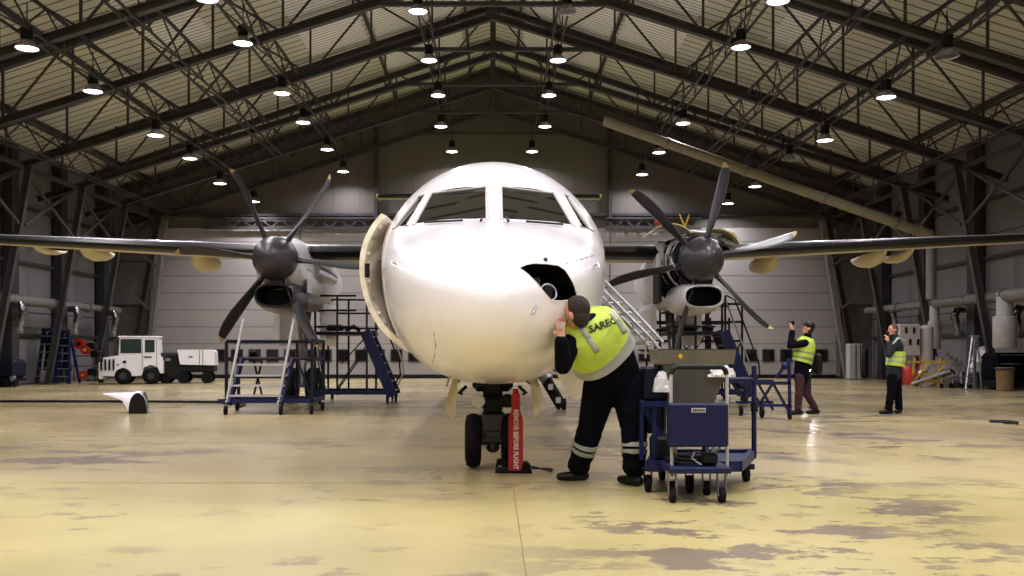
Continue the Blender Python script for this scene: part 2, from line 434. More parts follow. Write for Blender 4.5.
# knee braces and eaves lattice between the legs
for sx in (-1, 1):
    for i in range(5):
        ya, yb = FR[i], FR[i + 1]
        t = thing('eaves_brace', 'crossed steel eaves brace on the %s wall, bay %s' % (sides[sx], ['nearest the viewer', 'second from the front', 'in the middle', 'second from the back', 'next to the back wall'][i]), 'brace', (sx * 15.2, (ya + yb) / 2, 5.2), group='eaves braces')
        for (za, zb) in ((7.0, 5.3), (5.3, 7.0)):
            mb = MB(); mb.bar((sx * 15.1, ya + .2, za), (sx * 15.1, yb - .2, zb), .07, .09); obj('diagonal', mb, M_truss, t)
        mb = MB(); mb.bar((sx * 15.0, ya + .15, 7.1), (sx * 15.0, yb - .15, 7.1), .1, .14); obj('rail', mb, M_truss, t)
# leaning wind posts in the back corners
for sx, px0, px1 in ((-1, 146, 165), (1, 847, 822)):
    t = thing('leaning_strut', 'pale leaning steel strut with short arms in the %s back corner' % sides[sx], 'strut', (gx(px0, 40.6), 40.6, 0), group='corner struts')
    a = Vector((gx(px0, 40.6), 40.6, 0)); b = Vector((gx(px1, 40.6), 40.6, 6.9)); mb = MB(); mb.bar(a, b, .2, .3); obj('post', mb, M_brace, t)
    for f in (.42, .7):
        p = a.lerp(b, f); mb = MB(); mb.bar(p, p + Vector((sx * 1.2, .2, .9)), .08, .1); obj('arm', mb, M_brace, t)

# ------------------------------------------------------------------ lamps: dark ballast box, bell reflector, bright lens
lamp_no = 0
def lamp_parts(t, on):
    mb = MB(); mb.lathe([(.02, .62), (.02, .5)], n=8); mb.lathe([(.03, .5), (.13, .48), (.14, .24), (.09, .2)], n=14); obj('ballast_housing', mb, M_black, t, 40)
    mb = MB(); mb.lathe([(.08, .22), (.12, .19), (.2, .1), (.27, .0), (.255, .0), (.19, .09), (.1, .17), (.06, .18)], n=24, cap=False); obj('bell_reflector', mb, M_alu, t, 50)
    mb = MB(); mb.lathe([(.0001, .04), (.2, .035), (.235, .02), (.2, .01), (.0001, .005)], n=20, cap=False)
    obj('lens', mb, M_lens if on else M_lensoff, t, 40)
    mb = MB(); mb.tube([(0, 0, .62), (0, 0, 1.05)], .015, 6); obj('hanger', mb, M_black, t)
M_lens = mat('lit lamp glass', (255, 250, 255), .3, emit=(250, 244, 255), estr=14)
M_lensoff = mat('unlit lamp glass', (90, 88, 84), .3)
rows = {'L2': (-10.5, 7.95, 'outer row of the left roof slope'), 'L1': (-6.6, 9.2, 'inner row of the left roof slope'), 'L0': (-2, 10.25, 'row just left of the ridge'),
        'R0': (2, 10.25, 'row just right of the ridge'), 'R1': (6.6, 9.2, 'inner row of the right roof slope'), 'R2': (10.5, 7.95, 'outer row of the right roof slope')}
ranks = [21, 24.9, 28.8, 32.7, 36.6, 40.3]
seen = {  # measured lamp centres; 'x' = unlit
 ('L2', 0): (27, 49, 1), ('L2', 1): (93, 92, 1), ('L2', 2): (156, 136, 1), ('L2', 3): (190, 159, 1), ('L2', 4): (220, 184, 1), ('L2', 5): (254, 202, 1),
 ('L1', 0): (207, 0, 1), ('L1', 1): (243, 44, 1), ('L1', 2): (282, 94, 1), ('L1', 3): (303, 123, 1), ('L1', 4): (327, 150, 1), ('L1', 5): (343, 172, 1),
 ('L0', 1): (418, 12, 1), ('L0', 2): (429, 61, 1), ('L0', 3): (438, 96, 1), ('L0', 4): (441, 127, 1), ('L0', 5): (452, 152, 1),
 ('R0', 1): (567, 12, 0), ('R0', 2): (558, 61, 1), ('R0', 3): (549, 96, 1), ('R0', 4): (545, 127, 1), ('R0', 5): (532, 152, 1),
 ('R1', 0): (778, 2, 1), ('R1', 1): (741, 48, 1), ('R1', 3): (683, 124, 1), ('R1', 4): (659, 153, 1), ('R1', 5): (642, 175, 1),
 ('R2', 0): (947, 57, 0), ('R2', 1): (886, 98, 1), ('R2', 2): (825, 141, 1), ('R2', 3): (789, 160, 0), ('R2', 4): (755, 187, 1), ('R2', 5): (728, 204, 1)}
rankw = ['nearest the viewer', 'second nearest the viewer', 'third from the viewer', 'third from the back wall', 'second from the back wall', 'right before the back wall']
proto = {}
def add_lamp(loc, on, label):
    if on not in proto:
        t = local(thing('hangar_lamp', label, 'lamp', loc, group='bell-shaped hangar lamps')); lamp_parts(t, on); proto[on] = t
    else: t = dup(proto[on], loc, label=label)
    if on:
        ld = bpy.data.lights.get('bay_lamp') or bpy.data.lights.new('bay_lamp', 'AREA')
        ld.shape = 'DISK'; ld.size = .42; ld.energy = LAMP_W; ld.color = (.98, .955, 1.); ld.spread = R(150)
        lo = bpy.data.objects.new('lamp_light', ld); COL.objects.link(lo); lo.location = (loc[0], loc[1], loc[2] - .012)
LAMP_W = 128
for (row, k), (px, py, on) in seen.items():
    x, z, nm = rows[row]; p = at(px, py, ranks[k])
    add_lamp((p.x, p.y, p.z), on, '%s bell-shaped hangar lamp, %s, %s' % ('lit' if on else 'unlit', nm, rankw[k]))
for y in (17.1, 13.2, 9.3, 5.4, 1.5, -2.4, -6):
    for row, (x, z, nm) in rows.items():
        if y == 17.1 and row in ('L0', 'R0'): continue
        add_lamp((x, y, z), 1, 'lit bell-shaped hangar lamp overhead, %s, %s' % (nm, {17.1: 'over the wings', 13.2: 'over the cabin', 9.3: 'over the nose', 5.4: 'ahead of the nose', 1.5: 'above the viewer', -2.4: 'behind the viewer', -6: 'farthest behind the viewer'}[y]))

# ------------------------------------------------------------------ ducts
t = thing('roof_duct', 'long cream duct slanting down under the right roof slope to the wall', 'duct', (9.5, 32, 7.5))
a = at(604, 121, 32); b = at(918, 231, 32)
mb = MB(); mb.tube([a, b], .17, 16); obj('sloping_pipe', mb, M_duct, t, 40)
mb = MB(); mb.tube([b, b + Vector((.35, 0, -.1)), b + Vector((.45, 0, -.5))], .2, 14); obj('elbow', mb, M_duct, t, 40)
q = b + Vector((.45, 0, -.5)); mb = MB(); mb.tube([q, (q.x, q.y, 3.0)], .17, 14); obj('drop_pipe', mb, M_pipe, t, 40)
for f in (.2, .45, .7, .93):
    p = a.lerp(b, f); d = (b - a).normalized(); mb = MB(); mb.tube([p - d * .05, p + d * .05], .2, 16); obj('flange_ring', mb, M_pipe, t, 40)
for sx, lab, drops in ((1, 'right', (28.9, 33.5)), (-1, 'left', ())):
    t = thing('ventilation_duct', 'thick grey duct running along the %s wall at head height' % lab, 'duct', (sx * 16, 30, 2.9), group='wall ducts')
    ys = [24.5, 28.8, 29.1, 33.4, 33.6, 39.5]; rr = [.21, .21, .18, .18, .14, .14]
    mb = MB(); mb.tube([(sx * 15.9, y, 2.93) for y in ys], rr, 16); obj('pipe', mb, M_pipe, t, 40)
    for y in (26.5, 28.9, 31.2, 33.5, 36.5):
        mb = MB(); mb.tube([(sx * 15.9, y - .05, 2.93), (sx * 15.9, y + .05, 2.93)], .24 if y < 29 else .2, 16); obj('flange_ring', mb, M_steel, t, 40)
    for y in drops:
        mb = MB(); mb.tube([(sx * 15.9, y, 2.9), (sx * 15.9, y, 2.3)], .24 if y < 30 else .17, 16); q = .34 if y < 30 else .22; mb.lathe([(q - .04, 2.3), (q, 2.28), (q, 1.35), (q - .04, 1.3)], (sx * 15.9, y, 0), n=18)
        obj('filter_drum', mb, M_white2, t, 40)
k = 0
for px, py, d in ((23, 318, 30.6), (78, 321, 33.8), (116, 324, 37.2), (893, 317, 37.2), (955, 322, 33), (1016, 322, 29.3)):
    s = -1 if px < 500 else 1
    where = ['nearest the viewer on the left wall', 'middle one on the left wall', 'farthest one on the left wall', 'farthest one on the right wall', 'middle one on the right wall', 'nearest the viewer on the right wall'][k]; k += 1
    p = at(px, py, d); t = thing('hanging_extraction_nozzle', 'silver exhaust extraction elbow, %s' % where, 'nozzle', tuple(p), group='silver extraction elbows')
    mb = MB(); mb.tube([p + Vector((s * .35, 0, .42)), p + Vector((s * .1, 0, .45)), p + Vector((-s * .02, 0, .2)), p + Vector((s * .05, 0, -.05))], [.1, .13, .14, .12], 14); obj('elbow', mb, M_chrome, t, 50)
    mb = MB(); mb.tube([p + Vector((s * .05, 0, -.05)), p + Vector((s * .1, 0, -.28))], [.1, .09], 12); obj('hose_neck', mb, M_steel, t, 40)
    mb = MB(); mb.box(p + Vector((s * .14, -.02, -.4)), (.26, .2, .22), bev=.03); mb.tube([p + Vector((s * .14, -.13, -.4)), p + Vector((s * .14, -.18, -.4))], .07, 12); obj('hook_block', mb, M_steel, t)
# ================================================================== THE AIRLINER
NY = 7.55                                          # depth of the nose tip
AC = thing('turboprop_airliner', 'white twin-propeller airliner seen nose-on, filling the middle of the hangar', 'aircraft', (0, 11, 0))
AC.rotation_euler.z = .006
ST = [(0, .02, 1.64, 1.60), (.03, .13, 1.74, 1.48), (.1, .27, 1.86, 1.34), (.25, .46, 1.985, 1.2), (.5, .66, 2.11, 1.08), (.9, .865, 2.265, .97), (1.4, 1.03, 2.42, .905),
      (1.9, 1.125, 2.56, .885), (2.2, 1.17, 2.72, .88), (2.55, 1.215, 2.93, .875), (2.9, 1.255, 3.13, .87), (3.2, 1.29, 3.28, .87), (3.5, 1.32, 3.42, .87), (3.9, 1.345, 3.55, .87), (4.4, 1.345, 3.63, .87),
      (5, 1.345, 3.65, .87), (20, 1.345, 3.65, .87), (24, 1.05, 3.65, 1.4), (28, .55, 3.62, 2.3), (31, .12, 3.5, 3.1)]
def fus_ring(s, grow=0., n=64):
    for i in range(len(ST) - 1):
        if ST[i][0] <= s <= ST[i + 1][0]: break
    a, b = ST[i], ST[i + 1]; f = (s - a[0]) / (b[0] - a[0])
    # smooth (Catmull) interpolation
    def ip(k):
        p0 = ST[max(i - 1, 0)]; p3 = ST[min(i + 2, len(ST) - 1)]
        m1 = (b[k] - p0[k]) / max(b[0] - p0[0], 1e-6) * (b[0] - a[0]); m2 = (p3[k] - a[k]) / max(p3[0] - a[0], 1e-6) * (b[0] - a[0])
        if a[0] >= 5: m1 = m2 = b[k] - a[k]
        return (2 * f**3 - 3 * f**2 + 1) * a[k] + (f**3 - 2 * f**2 + f) * m1 + (-2 * f**3 + 3 * f**2) * b[k] + (f**3 - f**2) * m2
    w, zt, zb = max(.01, ip(1)), ip(2), ip(3)
    g = min(1, s / 3.0); zc = 1.61 + (2.28 - 1.61) * (g ** .8)
    if s > 20: zc = 2.28 + (s - 20) / 11 * 1.0
    zc = min(max(zc, zb + .01), zt - .01)
    nt = 2.05; nb = 2.0 + .45 * g; ring = []
    for j in range(n):
        t = 2 * PI * j / n; c, sn = math.cos(t), math.sin(t); e = 2 / (nt if sn >= 0 else nb)
        h = (zt - zc) if sn >= 0 else (zc - zb)
        ring.append(Vector(((w + grow) * math.copysign(abs(c) ** (1 if sn >= 0 else e), c), NY + s, zc + (h + grow) * math.copysign(abs(sn) ** (1 if sn >= 0 else e), sn))))
    return ring
ss = [0, .015, .03, .06, .1, .17, .25, .37, .5, .7, .9, 1.15, 1.4, 1.65, 1.9, 2.05, 2.2, 2.4, 2.55, 2.75, 2.9, 3.05, 3.2, 3.35, 3.5, 3.7, 3.9, 4.15, 4.4, 4.7, 5, 8, 12, 16, 20, 22, 24, 26, 28, 31]
fm = MB(); fm.loft([fus_ring(s) for s in ss]); FB = bvh_of(fm)
CAMP = Vector((0, 0, CH))
def hit(px, py, off=0.):
    d = Vector(((px - VX) / F, 1, (VY - py) / F)).normalized(); h = FB.ray_cast(CAMP, d)
    return None if h[0] is None else h[0] + (h[1] if h[1].dot(d) < 0 else -h[1]) * off
def nrm(px, py):
    d = Vector(((px - VX) / F, 1, (VY - py) / F)).normalized(); h = FB.ray_cast(CAMP, d)
    return h[1] if h[1].dot(d) < 0 else -h[1]
def quad(name, c, m, off, parent, th=.012, nu=10, nv=6, sm=40):
    """skin panel lying on the fuselage between four measured corners (tl, tr, br, bl)"""
    top, bot = [], []
    for v in range(nv + 1):
        r1, r2 = [], []
        for u in range(nu + 1):
            a, b = u / nu, v / nv
            x = (c[0][0] * (1 - a) + c[1][0] * a) * (1 - b) + (c[3][0] * (1 - a) + c[2][0] * a) * b
            y = (c[0][1] * (1 - a) + c[1][1] * a) * (1 - b) + (c[3][1] * (1 - a) + c[2][1] * a) * b
            p = hit(x, y, off); k = 0
            while p is None and k < 40: x += (VX - x) * .01; y += (270 - y) * .01; p = hit(x, y, off); k += 1
            q = nrm(x, y); r1.append(p); r2.append(p - q * th)
        top.append(r1); bot.append(r2)
    mb = MB(); W = nu + 1; V = [p for r in top for p in r] + [p for r in bot for p in r]; o = W * (nv + 1); fs = []
    for v in range(nv):
        for u in range(nu):
            i = v * W + u; fs.append((i, i + 1, i + W + 1, i + W)); fs.append((o + i, o + i + W, o + i + W + 1, o + i + 1))
    for u in range(nu): fs.append((u, o + u, o + u + 1, u + 1)); i = nv * W + u; fs.append((i, i + 1, o + i + 1, o + i))
    for v in range(nv): i = v * W; fs.append((i, i + W, o + i + W, o + i)); i = v * W + nu; fs.append((i, o + i, o + i + W, i + W))
    mb.add(V, fs); return obj(name, mb, m, parent, sm)

# fuselage with the open equipment bay and the window openings cut out
fus = obj('fuselage', fm, [M_white, M_dark], AC, 35)
def carve(cut):
    co = obj('cutter', cut, M_dark, AC); bpy.context.view_layer.update()
    md = fus.modifiers.new('b', 'BOOLEAN'); md.operation = 'DIFFERENCE'; md.object = co; md.solver = 'EXACT'
    try: md.material_mode = 'TRANSFER'
    except Exception: pass
    bpy.context.view_layer.update()
    dg = bpy.context.evaluated_depsgraph_get(); nm = bpy.data.meshes.new_from_object(fus.evaluated_get(dg)); fus.modifiers.clear(); old = fus.data; fus.data = nm; bpy.data.meshes.remove(old); nm.name = 'fuselage'
    bpy.data.objects.remove(co)
BAY = [(517, 268), (523, 265), (531, 263.5), (544, 264), (556, 265.5), (563, 270), (569, 279), (573, 288), (575, 297), (568, 300), (558, 301), (549, 300.5), (543, 294), (535, 284), (526, 275)]
BAY = BAY[::-1]
dn = Vector((.42, -.85, .32)).normalized()
P = [hit(x, y) for x, y in BAY]; cut = MB()
cut.loft([[p + dn * .12 for p in P], [p - dn * .42 + Vector((-.04, 0, 0)) for p in P]]); carve(cut)
WIN = [('windshield', [(431, 193.5), (486.5, 187), (486.5, 219.5), (413, 225)]), ('windshield', [(500.5, 187), (554, 193.5), (573, 226), (500.5, 219.5)]),
       ('side_window', [(418, 197), (426, 194.5), (407, 226), (393, 229)]), ('side_window', [(563, 195), (569, 197), (592, 231), (580, 227)])]
WP = []
for nm_, c in WIN:
    P = [hit(*q) for q in c]; nv_ = (P[1] - P[0]).cross(P[3] - P[0]).normalized()
    if nv_.y > 0: nv_ = -nv_
    cut = MB(); cut.loft([[p + nv_ * .3 for p in P], [p - nv_ * .1 for p in P]]); carve(cut); WP.append((nm_, P, nv_))
# bay lip and contents
mb = MB(); mb.tube([hit(x, y, .002) for x, y in BAY] + [hit(*BAY[0], .002)], .005, 6); obj('bay_lip', mb, M_white, AC, 40)
c0 = hit(552, 288) - dn * .1
u = dn.cross(Vector((0, 0, 1))).normalized(); w = u.cross(dn).normalized()
mb = MB(); mb.tube([c0 + (u * math.cos(t) + w * math.sin(t)) * .075 for t in [2 * PI * i / 20 for i in range(21)]], .009, 8); obj('equipment_ring', mb, M_steel, AC, 40)
mb = MB(); mb.box(hit(545, 276) - dn * .3, (.16, .2, .2), bev=.02); mb.box(hit(563, 284) - dn * .32, (.1, .14, .26), bev=.02); obj('avionics_box', mb, M_spin, AC)

# flight-deck glazing
fr = mat('window surround', (190, 186, 184), .4)
for nm_, P, nv_ in WP:
    cx = sum(P, Vector()) / 4; mb = MB(); G = [cx + (p - cx) * 1.0 for p in P]
    mb.tube(G + [G[0]], .016, 6); f = obj(nm_ + '_frame', mb, fr, AC, 40)
    mb = MB(); G = [cx + (p - cx) * 1.03 for p in P]; mb.loft([[p - nv_ * .008 for p in G], [p - nv_ * .03 for p in G]]); obj('pane', mb, M_glass, f)
for s, a, b in ((-1, (482, 221.5), (424, 224)), (1, (505, 222), (562, 226))):
    pts = [hit(a[0] + s * 2, a[1] + 2, .03), hit(a[0], a[1] - .5, .04), hit((a[0] + b[0]) / 2, (a[1] + b[1]) / 2, .045), hit(*b, .045)]
    mb = MB(); mb.tube(pts, [.014, .012, .008, .006], 6)
    wpr = obj('wiper', mb, M_black, AC, 40)
    pts = [hit(a[0] + (b[0] - a[0]) * f, a[1] + (b[1] - a[1]) * f + .5, .026) for f in (.35, .6, .8, .99)]
    mb = MB(); mb.tube(pts, .012, 6); obj('wiper_blade', mb, M_black, wpr)
# small skin details
for x, y in ((395, 264), (592, 266)):
    p = hit(x, y, .0); q = nrm(x, y); mb = MB(); mb.tube([p, p + q * .05, p + q * .06 + Vector((0, -.07, -.05))], [.012, .01, .006], 6); obj('probe', mb, M_alu, AC, 40)
for i in range(6):
    f0, f1 = i / 6, (i + .6) / 6
    mb = MB(); mb.tube([hit(563 + 31 * f0, 264 - 9 * f0, .001), hit(563 + 31 * f1, 264 - 9 * f1, .001)], .004, 5); obj('fastener_strip', mb, M_spin, AC)
p = hit(543, 260.5, .01); mb = MB(); mb.ball(p, .02, 6); obj('drain_cap', mb, M_spin, AC, 40)
p = hit(529, 311); mb = MB(); mb.tube([hit(534, 306, .01), hit(529, 314, .01)], .008, 6); obj('static_port_plate', mb, M_alu, AC)
mb = MB(); mb.tube([hit(x, y, .001) for x, y in ((432, 333), (434, 345), (433, 356), (431, 363))], .004, 5); obj('access_seam', mb, M_spin, AC)
# hanging equipment-bay door held by the mechanic, cream inside
def leaf(name, outline, d, th, m, parent, tilt=(0, 0), bulge=.04):
    """thin shaped door: outline in photo pixels at depth d"""
    P = [at(x, y, d) for x, y in outline]; cx = sum((p for p in P), Vector()) / len(P); mb = MB(); rings = []
    for k, (f, dy) in enumerate(((1, th / 2), (1, -th / 2))):
        rings.append([cx + (p - cx) * f + Vector((0, dy + tilt[0] * (p.x - cx.x) + tilt[1] * (p.z - cx.z), 0)) for p in P])
    n = len(P); o = rings[0] + rings[1]; fs = [(j, (j + 1) % n, n + (j + 1) % n, n + j) for j in range(n)]
    o += [cx + Vector((0, th / 2 + bulge, 0)), cx + Vector((0, -th / 2 + bulge, 0))]
    for j in range(n): fs.append((j, (j + 1) % n, 2 * n)); fs.append((n + j, n + (j + 1) % n, 2 * n + 1))
    mb.add(o, fs); return obj(name, mb, m, parent, 30)
lf = leaf('equipment_bay_door', [(553, 366), (558, 360), (566, 364), (575, 371), (583, 377), (587, 384), (586, 393), (581, 399), (574, 400), (567, 395), (561, 384), (555, 374)], 9.15, .035, M_cream, AC, (.7, .3))
mb = MB(); mb.tube([at(557, 352, 9.1), at(560, 362, 9.1)], .012, 6); mb.tube([at(549, 368, 9.2), at(556, 372, 9.15)], .012, 6); obj('hinge_strut', mb, M_alu, lf)

# open service door on the left of the picture: cream lined, hinged at its rear edge, standing off the hull
def hull_arc(a0, a1, rad, n=22, y=0., cx=0., cz=2.26, squash=1.05):
    return [Vector((cx - rad * math.cos(R(a)), y, cz + rad * squash * math.sin(R(a)))) for a in [a0 + (a1 - a0) * i / n for i in range(n + 1)]]
rings = []; N_ = 26
for (rad, y, dx) in ((1.33, 11.05, -.2), (1.40, 11.05, -.19), (1.44, 11.9, -.02), (1.36, 11.9, .0)):
    A = []
    for i in range(N_ + 1):
        a = 24 - 72 * i / N_; k = 1 - abs((i - N_ / 2) / (N_ / 2)) ** 3.2 * .75
        A.append(Vector((-rad * math.cos(R(a)) + dx * k, y, 2.27 + rad * 1.03 * math.sin(R(a)))))
    rings.append(A)
mb = MB(); nn = N_ + 1; V = [p for r in rings for p in r]; fs = []
for k in range(4):
    for j in range(N_): a = k * nn; b = ((k + 1) % 4) * nn; fs.append((a + j, a + j + 1, b + j + 1, b + j))
for e in (0, N_): fs.append((e, nn + e, 2 * nn + e, 3 * nn + e))
mb.add(V, fs); sd = obj('service_door', mb, M_primer, AC, 40)
random.seed(3)
for i in range(9):
    j = 2 + int(i * 2.7); p = rings[0][j].lerp(rings[3][j], .12); mb = MB(); mb.box(p + Vector((.005, 0, 0)), (.05, .1, .05), Matrix.Rotation(R(random.uniform(-20, 20)), 3, 'Y'), bev=.015); obj('latch_fitting', mb, M_alu if i % 2 else M_primer, sd)
mb = MB(); mb.box(rings[0][11] + Vector((.03, -.01, .06)), (.06, .03, .17), bev=.01); obj('door_handle_recess', mb, M_dark, sd)
mb = MB(); mb.box((-1.3, 11.02, 2.13), (.05, .02, .03)); mb.tube([(-1.36, 11.0, 2.28), (-1.3, 11.0, 2.29), (-1.26, 11.0, 2.25)], .012, 6); obj('door_handle', mb, M_spin, sd)
mb = MB(); mb.tube(hull_arc(22, -46, 1.352, y=11.28, squash=1.0), .012, 6); obj('door_frame_seal', mb, M_cream, AC, 40)
mb = MB(); mb.tube(hull_arc(22, -46, 1.352, y=11.2, squash=1.0), .005, 5); obj('door_edge_seam', mb, M_spin, AC, 40)

# wing
def foil(x, le, ch, z, th, inc=-.035, n=12):
    P = []
    for i in range(n + 1):
        t = (1 - math.cos(PI * i / n)) / 2; y = 5 * th * (.2969 * math.sqrt(t) - .126 * t - .3516 * t * t + .2843 * t**3 - .1015 * t**4); P.append((t, y))
    up = [(t, y * 1.1) for t, y in P]; dn_ = [(t, -y * .9) for t, y in P[1:-1]][::-1]
    return [Vector((x, le + t * ch, z + y * ch - inc * t * ch)) for t, y in up[::-1]] + [Vector((x, le + t * ch, z + y * ch - inc * t * ch)) for t, y in dn_[::-1]]
WS = []
for x in (-14.3, -14.0, -11, -8, -5.6, -4.4, -2, 0, 2, 4.4, 5.6, 8, 11, 14.0, 14.3):
    a = abs(x); o = max(0, a - 4.4) / 9.9
    WS.append((x, 20.15 + o * .75, 3.1 - o * 1.6 if a < 14.2 else .9, 3.37 + o * .52 - (0 if a < 14.2 else .01), .125 - o * .015 if a < 14.2 else .05))
wmb = MB(); rings = [foil(*w_) for w_ in WS]; n = len(rings[0])
M_wingu = mat('wing cream white', (208, 198, 160), .5, 0, .1, 2)
# the leading strip of each section is the black de-icing boot
def wmf(i, j): return 1 if 10 <= j <= 14 else (0 if j < 12 else 2)  # upper side in bare aluminium: silver highlight above the boot put into the material
wmb.loft(rings, True, mfn=wmf); wing = obj('wing', wmb, [M_alu, M_boot, M_wingu], AC, 50)
# flap track fairings: rounded lobes under the trailing edge
for px, py, k in ((90, 252, .75), (202, 261, 1.), (40, 249, .35), (769, 263, 1.), (877, 258, .8), (905, 256, .5)):
    c = at(px, py, 21.8); c.x += .065
    mb = MB(); rr = []
    for r_, dy, dz in [(.0, -.6, .12), (.1, -.35, .08), (.19, 0, 0), (.22, .4, -.02), (.17, .9, 0), (.08, 1.3, .05), (.01, 1.5, .1)]:
        rr.append([Vector((c.x + (r_ + .003) * 1.25 * k * math.cos(t), c.y + dy, c.z + dz + (r_ + .003) * k * 1.0 * math.sin(t))) for t in [2 * PI * j / 16 for j in range(16)]])
    mb.loft(rr); obj('flap_fairing', mb, M_wingu, AC, 50)
# tail
mb = MB(); mb.loft([foil(x, 38.0 - .15 * 0 + abs(x) * .12, 1.6 - abs(x) * .12, 7.66, .14, 0) for x in (-4.62, -3, -1, 0, 1, 3, 4.62)], True, mfn=lambda i, j: 1 if 8 <= j <= 15 else 0)
obj('tailplane', mb, [M_lime, M_boot], AC, 50)
for s in (-1, 1):
    mb = MB(); mb.tube([(s * 4.62, 38.45, 7.68), (s * 4.66, 38.8, 7.64), (s * 4.62, 39.4, 7.62)], .045, 8); obj('tail_tip', mb, M_lime, AC, 40)
mb = MB(); rr = []
for z, y0, ch in ((3.4, 32.5, 6.2), (5, 35.4, 4.2), (7.66, 37.8, 2.0)):
    rr.append([Vector((p[1] - 0, y0 + p[0] * ch, z)) for p in [(0, 0), (.15, .14), (.4, .17), (.8, .08), (1, 0), (.8, -.08), (.4, -.17), (.15, -.14)]])
mb.loft(rr); obj('fin', mb, M_white, AC, 40)

# propellers
def propeller(hub, rot, parent):
    y0 = hub.y
    mb = MB(); prof = [(.005, -.42), (.1, -.4), (.2, -.34), (.3, -.24), (.39, -.1), (.44, .06), (.46, .2), (.46, .34), (.44, .38)]
    mb.lathe([(r, h) for r, h in prof], (hub.x, y0 + .1, hub.z), 'y', 32); pr = obj('propeller', mb, M_spin, parent, 40)
    for k in range(6):
        a = R(rot + 60 * k); er = Vector((math.cos(a), 0, math.sin(a))); et = Vector((-math.sin(a), 0, math.cos(a))); ey = Vector((0, 1, 0)); rr = []
        sec = [(.3, .07, .07, 88, 0), (.46, .11, .06, 78, 0), (.62, .2, .045, 73, .0), (.85, .27, .035, 68, .0), (1.1, .31, .028, 64, .01), (1.4, .33, .022, 60, .02), (1.68, .31, .017, 57, .01), (1.86, .26, .013, 55, -.01), (1.96, .2, .01, 54, -.03), (2.03, .11, .007, 54, -.06), (2.06, .03, .004, 54, -.08)]
        for (r_, c, t, tw, sw) in sec:
            ca = math.cos(R(tw)); sa = math.sin(R(tw)); cd = et * ca + ey * sa; td = -et * sa + ey * ca; ring = []
            for j in range(12):
                q = 2 * PI * j / 12; ring.append(Vector((hub.x, y0 + .32, hub.z)) + er * r_ + cd * (c / 2 * math.cos(q)) + td * (t * math.sin(q)) - et * sw)
            rr.append(ring)
        mb = MB(); mb.loft(rr, True, mfn=lambda i, j: 1 if i >= 8 else (2 if (j in (0, 11) and i > 3) else 0)); obj('blade', mb, [M_blade, M_byel, M_alu], pr, 50)
    return pr
HL = Vector((-4.42, 18.8, 3.12)); HR = Vector((4.33, 18.8, 3.1))
propeller(HL, 55, AC); propeller(HR, 14.3, AC)

def nac_ring(cx, y, w, zt, zb, n=28, e=2.6):
    zc = (zt + zb) / 2; h = (zt - zb) / 2
    return [Vector((cx + w * math.copysign(abs(math.cos(t)) ** (2 / e), math.cos(t)), y, zc + h * math.copysign(abs(math.sin(t)) ** (2 / e), math.sin(t)))) for t in [2 * PI * j / n for j in range(n)]]
def intake(hub, parent, m):
    """chin scoop under the spinner: rounded rectangular lip with a dark throat"""
    cx, cz = hub.x + .02, hub.z - .77; rr = []
    for (y, w, h) in ((19.5, .32, .17), (18.96, .365, .2), (18.9, .385, .215), (18.92, .405, .235), (19.1, .44, .27), (19.6, .48, .33), (20.4, .5, .34)):
        e = 2.7
        rr.append([Vector((cx + w * math.copysign(abs(math.cos(t)) ** (2 / e), math.cos(t)), y, cz + h * math.copysign(abs(math.sin(t)) ** (2 / e), math.sin(t)))) for t in [2 * PI * j / 32 for j in range(32)]])
    mb = MB(); mb.loft(rr, True, mfn=lambda i, j: 1 if i < 1 else 0); return obj('air_intake', mb, [m, M_dark], parent, 45)
# left nacelle, cowled
mb = MB(); mb.loft([nac_ring(HL.x, 19.18, .44, 3.55, 2.68), nac_ring(HL.x, 19.5, .5, 3.62, 2.5), nac_ring(HL.x, 20.2, .54, 3.68, 2.25), nac_ring(HL.x, 22, .55, 3.7, 2.15), nac_ring(HL.x, 24, .5, 3.6, 2.3), nac_ring(HL.x, 26, .3, 3.4, 2.75), nac_ring(HL.x, 26.8, .12, 3.2, 2.95)])
nl = obj('nacelle', mb, M_nac, AC, 40); intake(HL, nl, M_spin)
for z, y in ((3.45, 19.7), (2.95, 19.7)):
    mb = MB(); mb.box((HL.x + .53, y + .4, z), (.02, .6, .012)); obj('cowl_seam', mb, M_spin, nl)
mb = MB(); mb.tube([(HL.x + .5, 20.6, 3.0), (HL.x + .62, 21.2, 2.95), (HL.x + .7, 21.9, 2.9)], [.16, .16, .14], 14); obj('exhaust_stub', mb, M_alu, nl, 40)
mb = MB(); mb.box((HL.x + .55, 19.9, 2.6), (.02, .5, .3), bev=.008); obj('cowl_vent', mb, M_alu, nl)
# right nacelle, cowls open on the engine
mb = MB(); mb.loft([nac_ring(HR.x, 20.6, .52, 3.68, 2.25), nac_ring(HR.x, 22, .55, 3.7, 2.15), nac_ring(HR.x, 24, .5, 3.6, 2.3), nac_ring(HR.x, 26, .3, 3.4, 2.75), nac_ring(HR.x, 26.8, .12, 3.2, 2.95)], True, mfn=lambda i, j: 0)
nr = obj('nacelle', mb, M_nac, AC, 40); intake(HR, nr, M_nac)
mb = MB(); mb.lathe([(.2, 19.2), (.36, 19.28), (.38, 19.5), (.3, 19.55), (.3, 19.8), (.36, 19.85), (.36, 20.3), (.28, 20.35), (.44, 20.36), (.44, 20.5), (.28, 20.52)], (HR.x, 0, HR.z), 'y', 24); en = obj('engine_core', mb, M_dark, nr, 30)
random.seed(11)
mb = MB(); mb.loft([nac_ring(HR.x - .06, 20.5, .66, 3.72, 2.3), nac_ring(HR.x - .06, 20.56, .66, 3.72, 2.3)]); obj('firewall', mb, M_dark, nr)
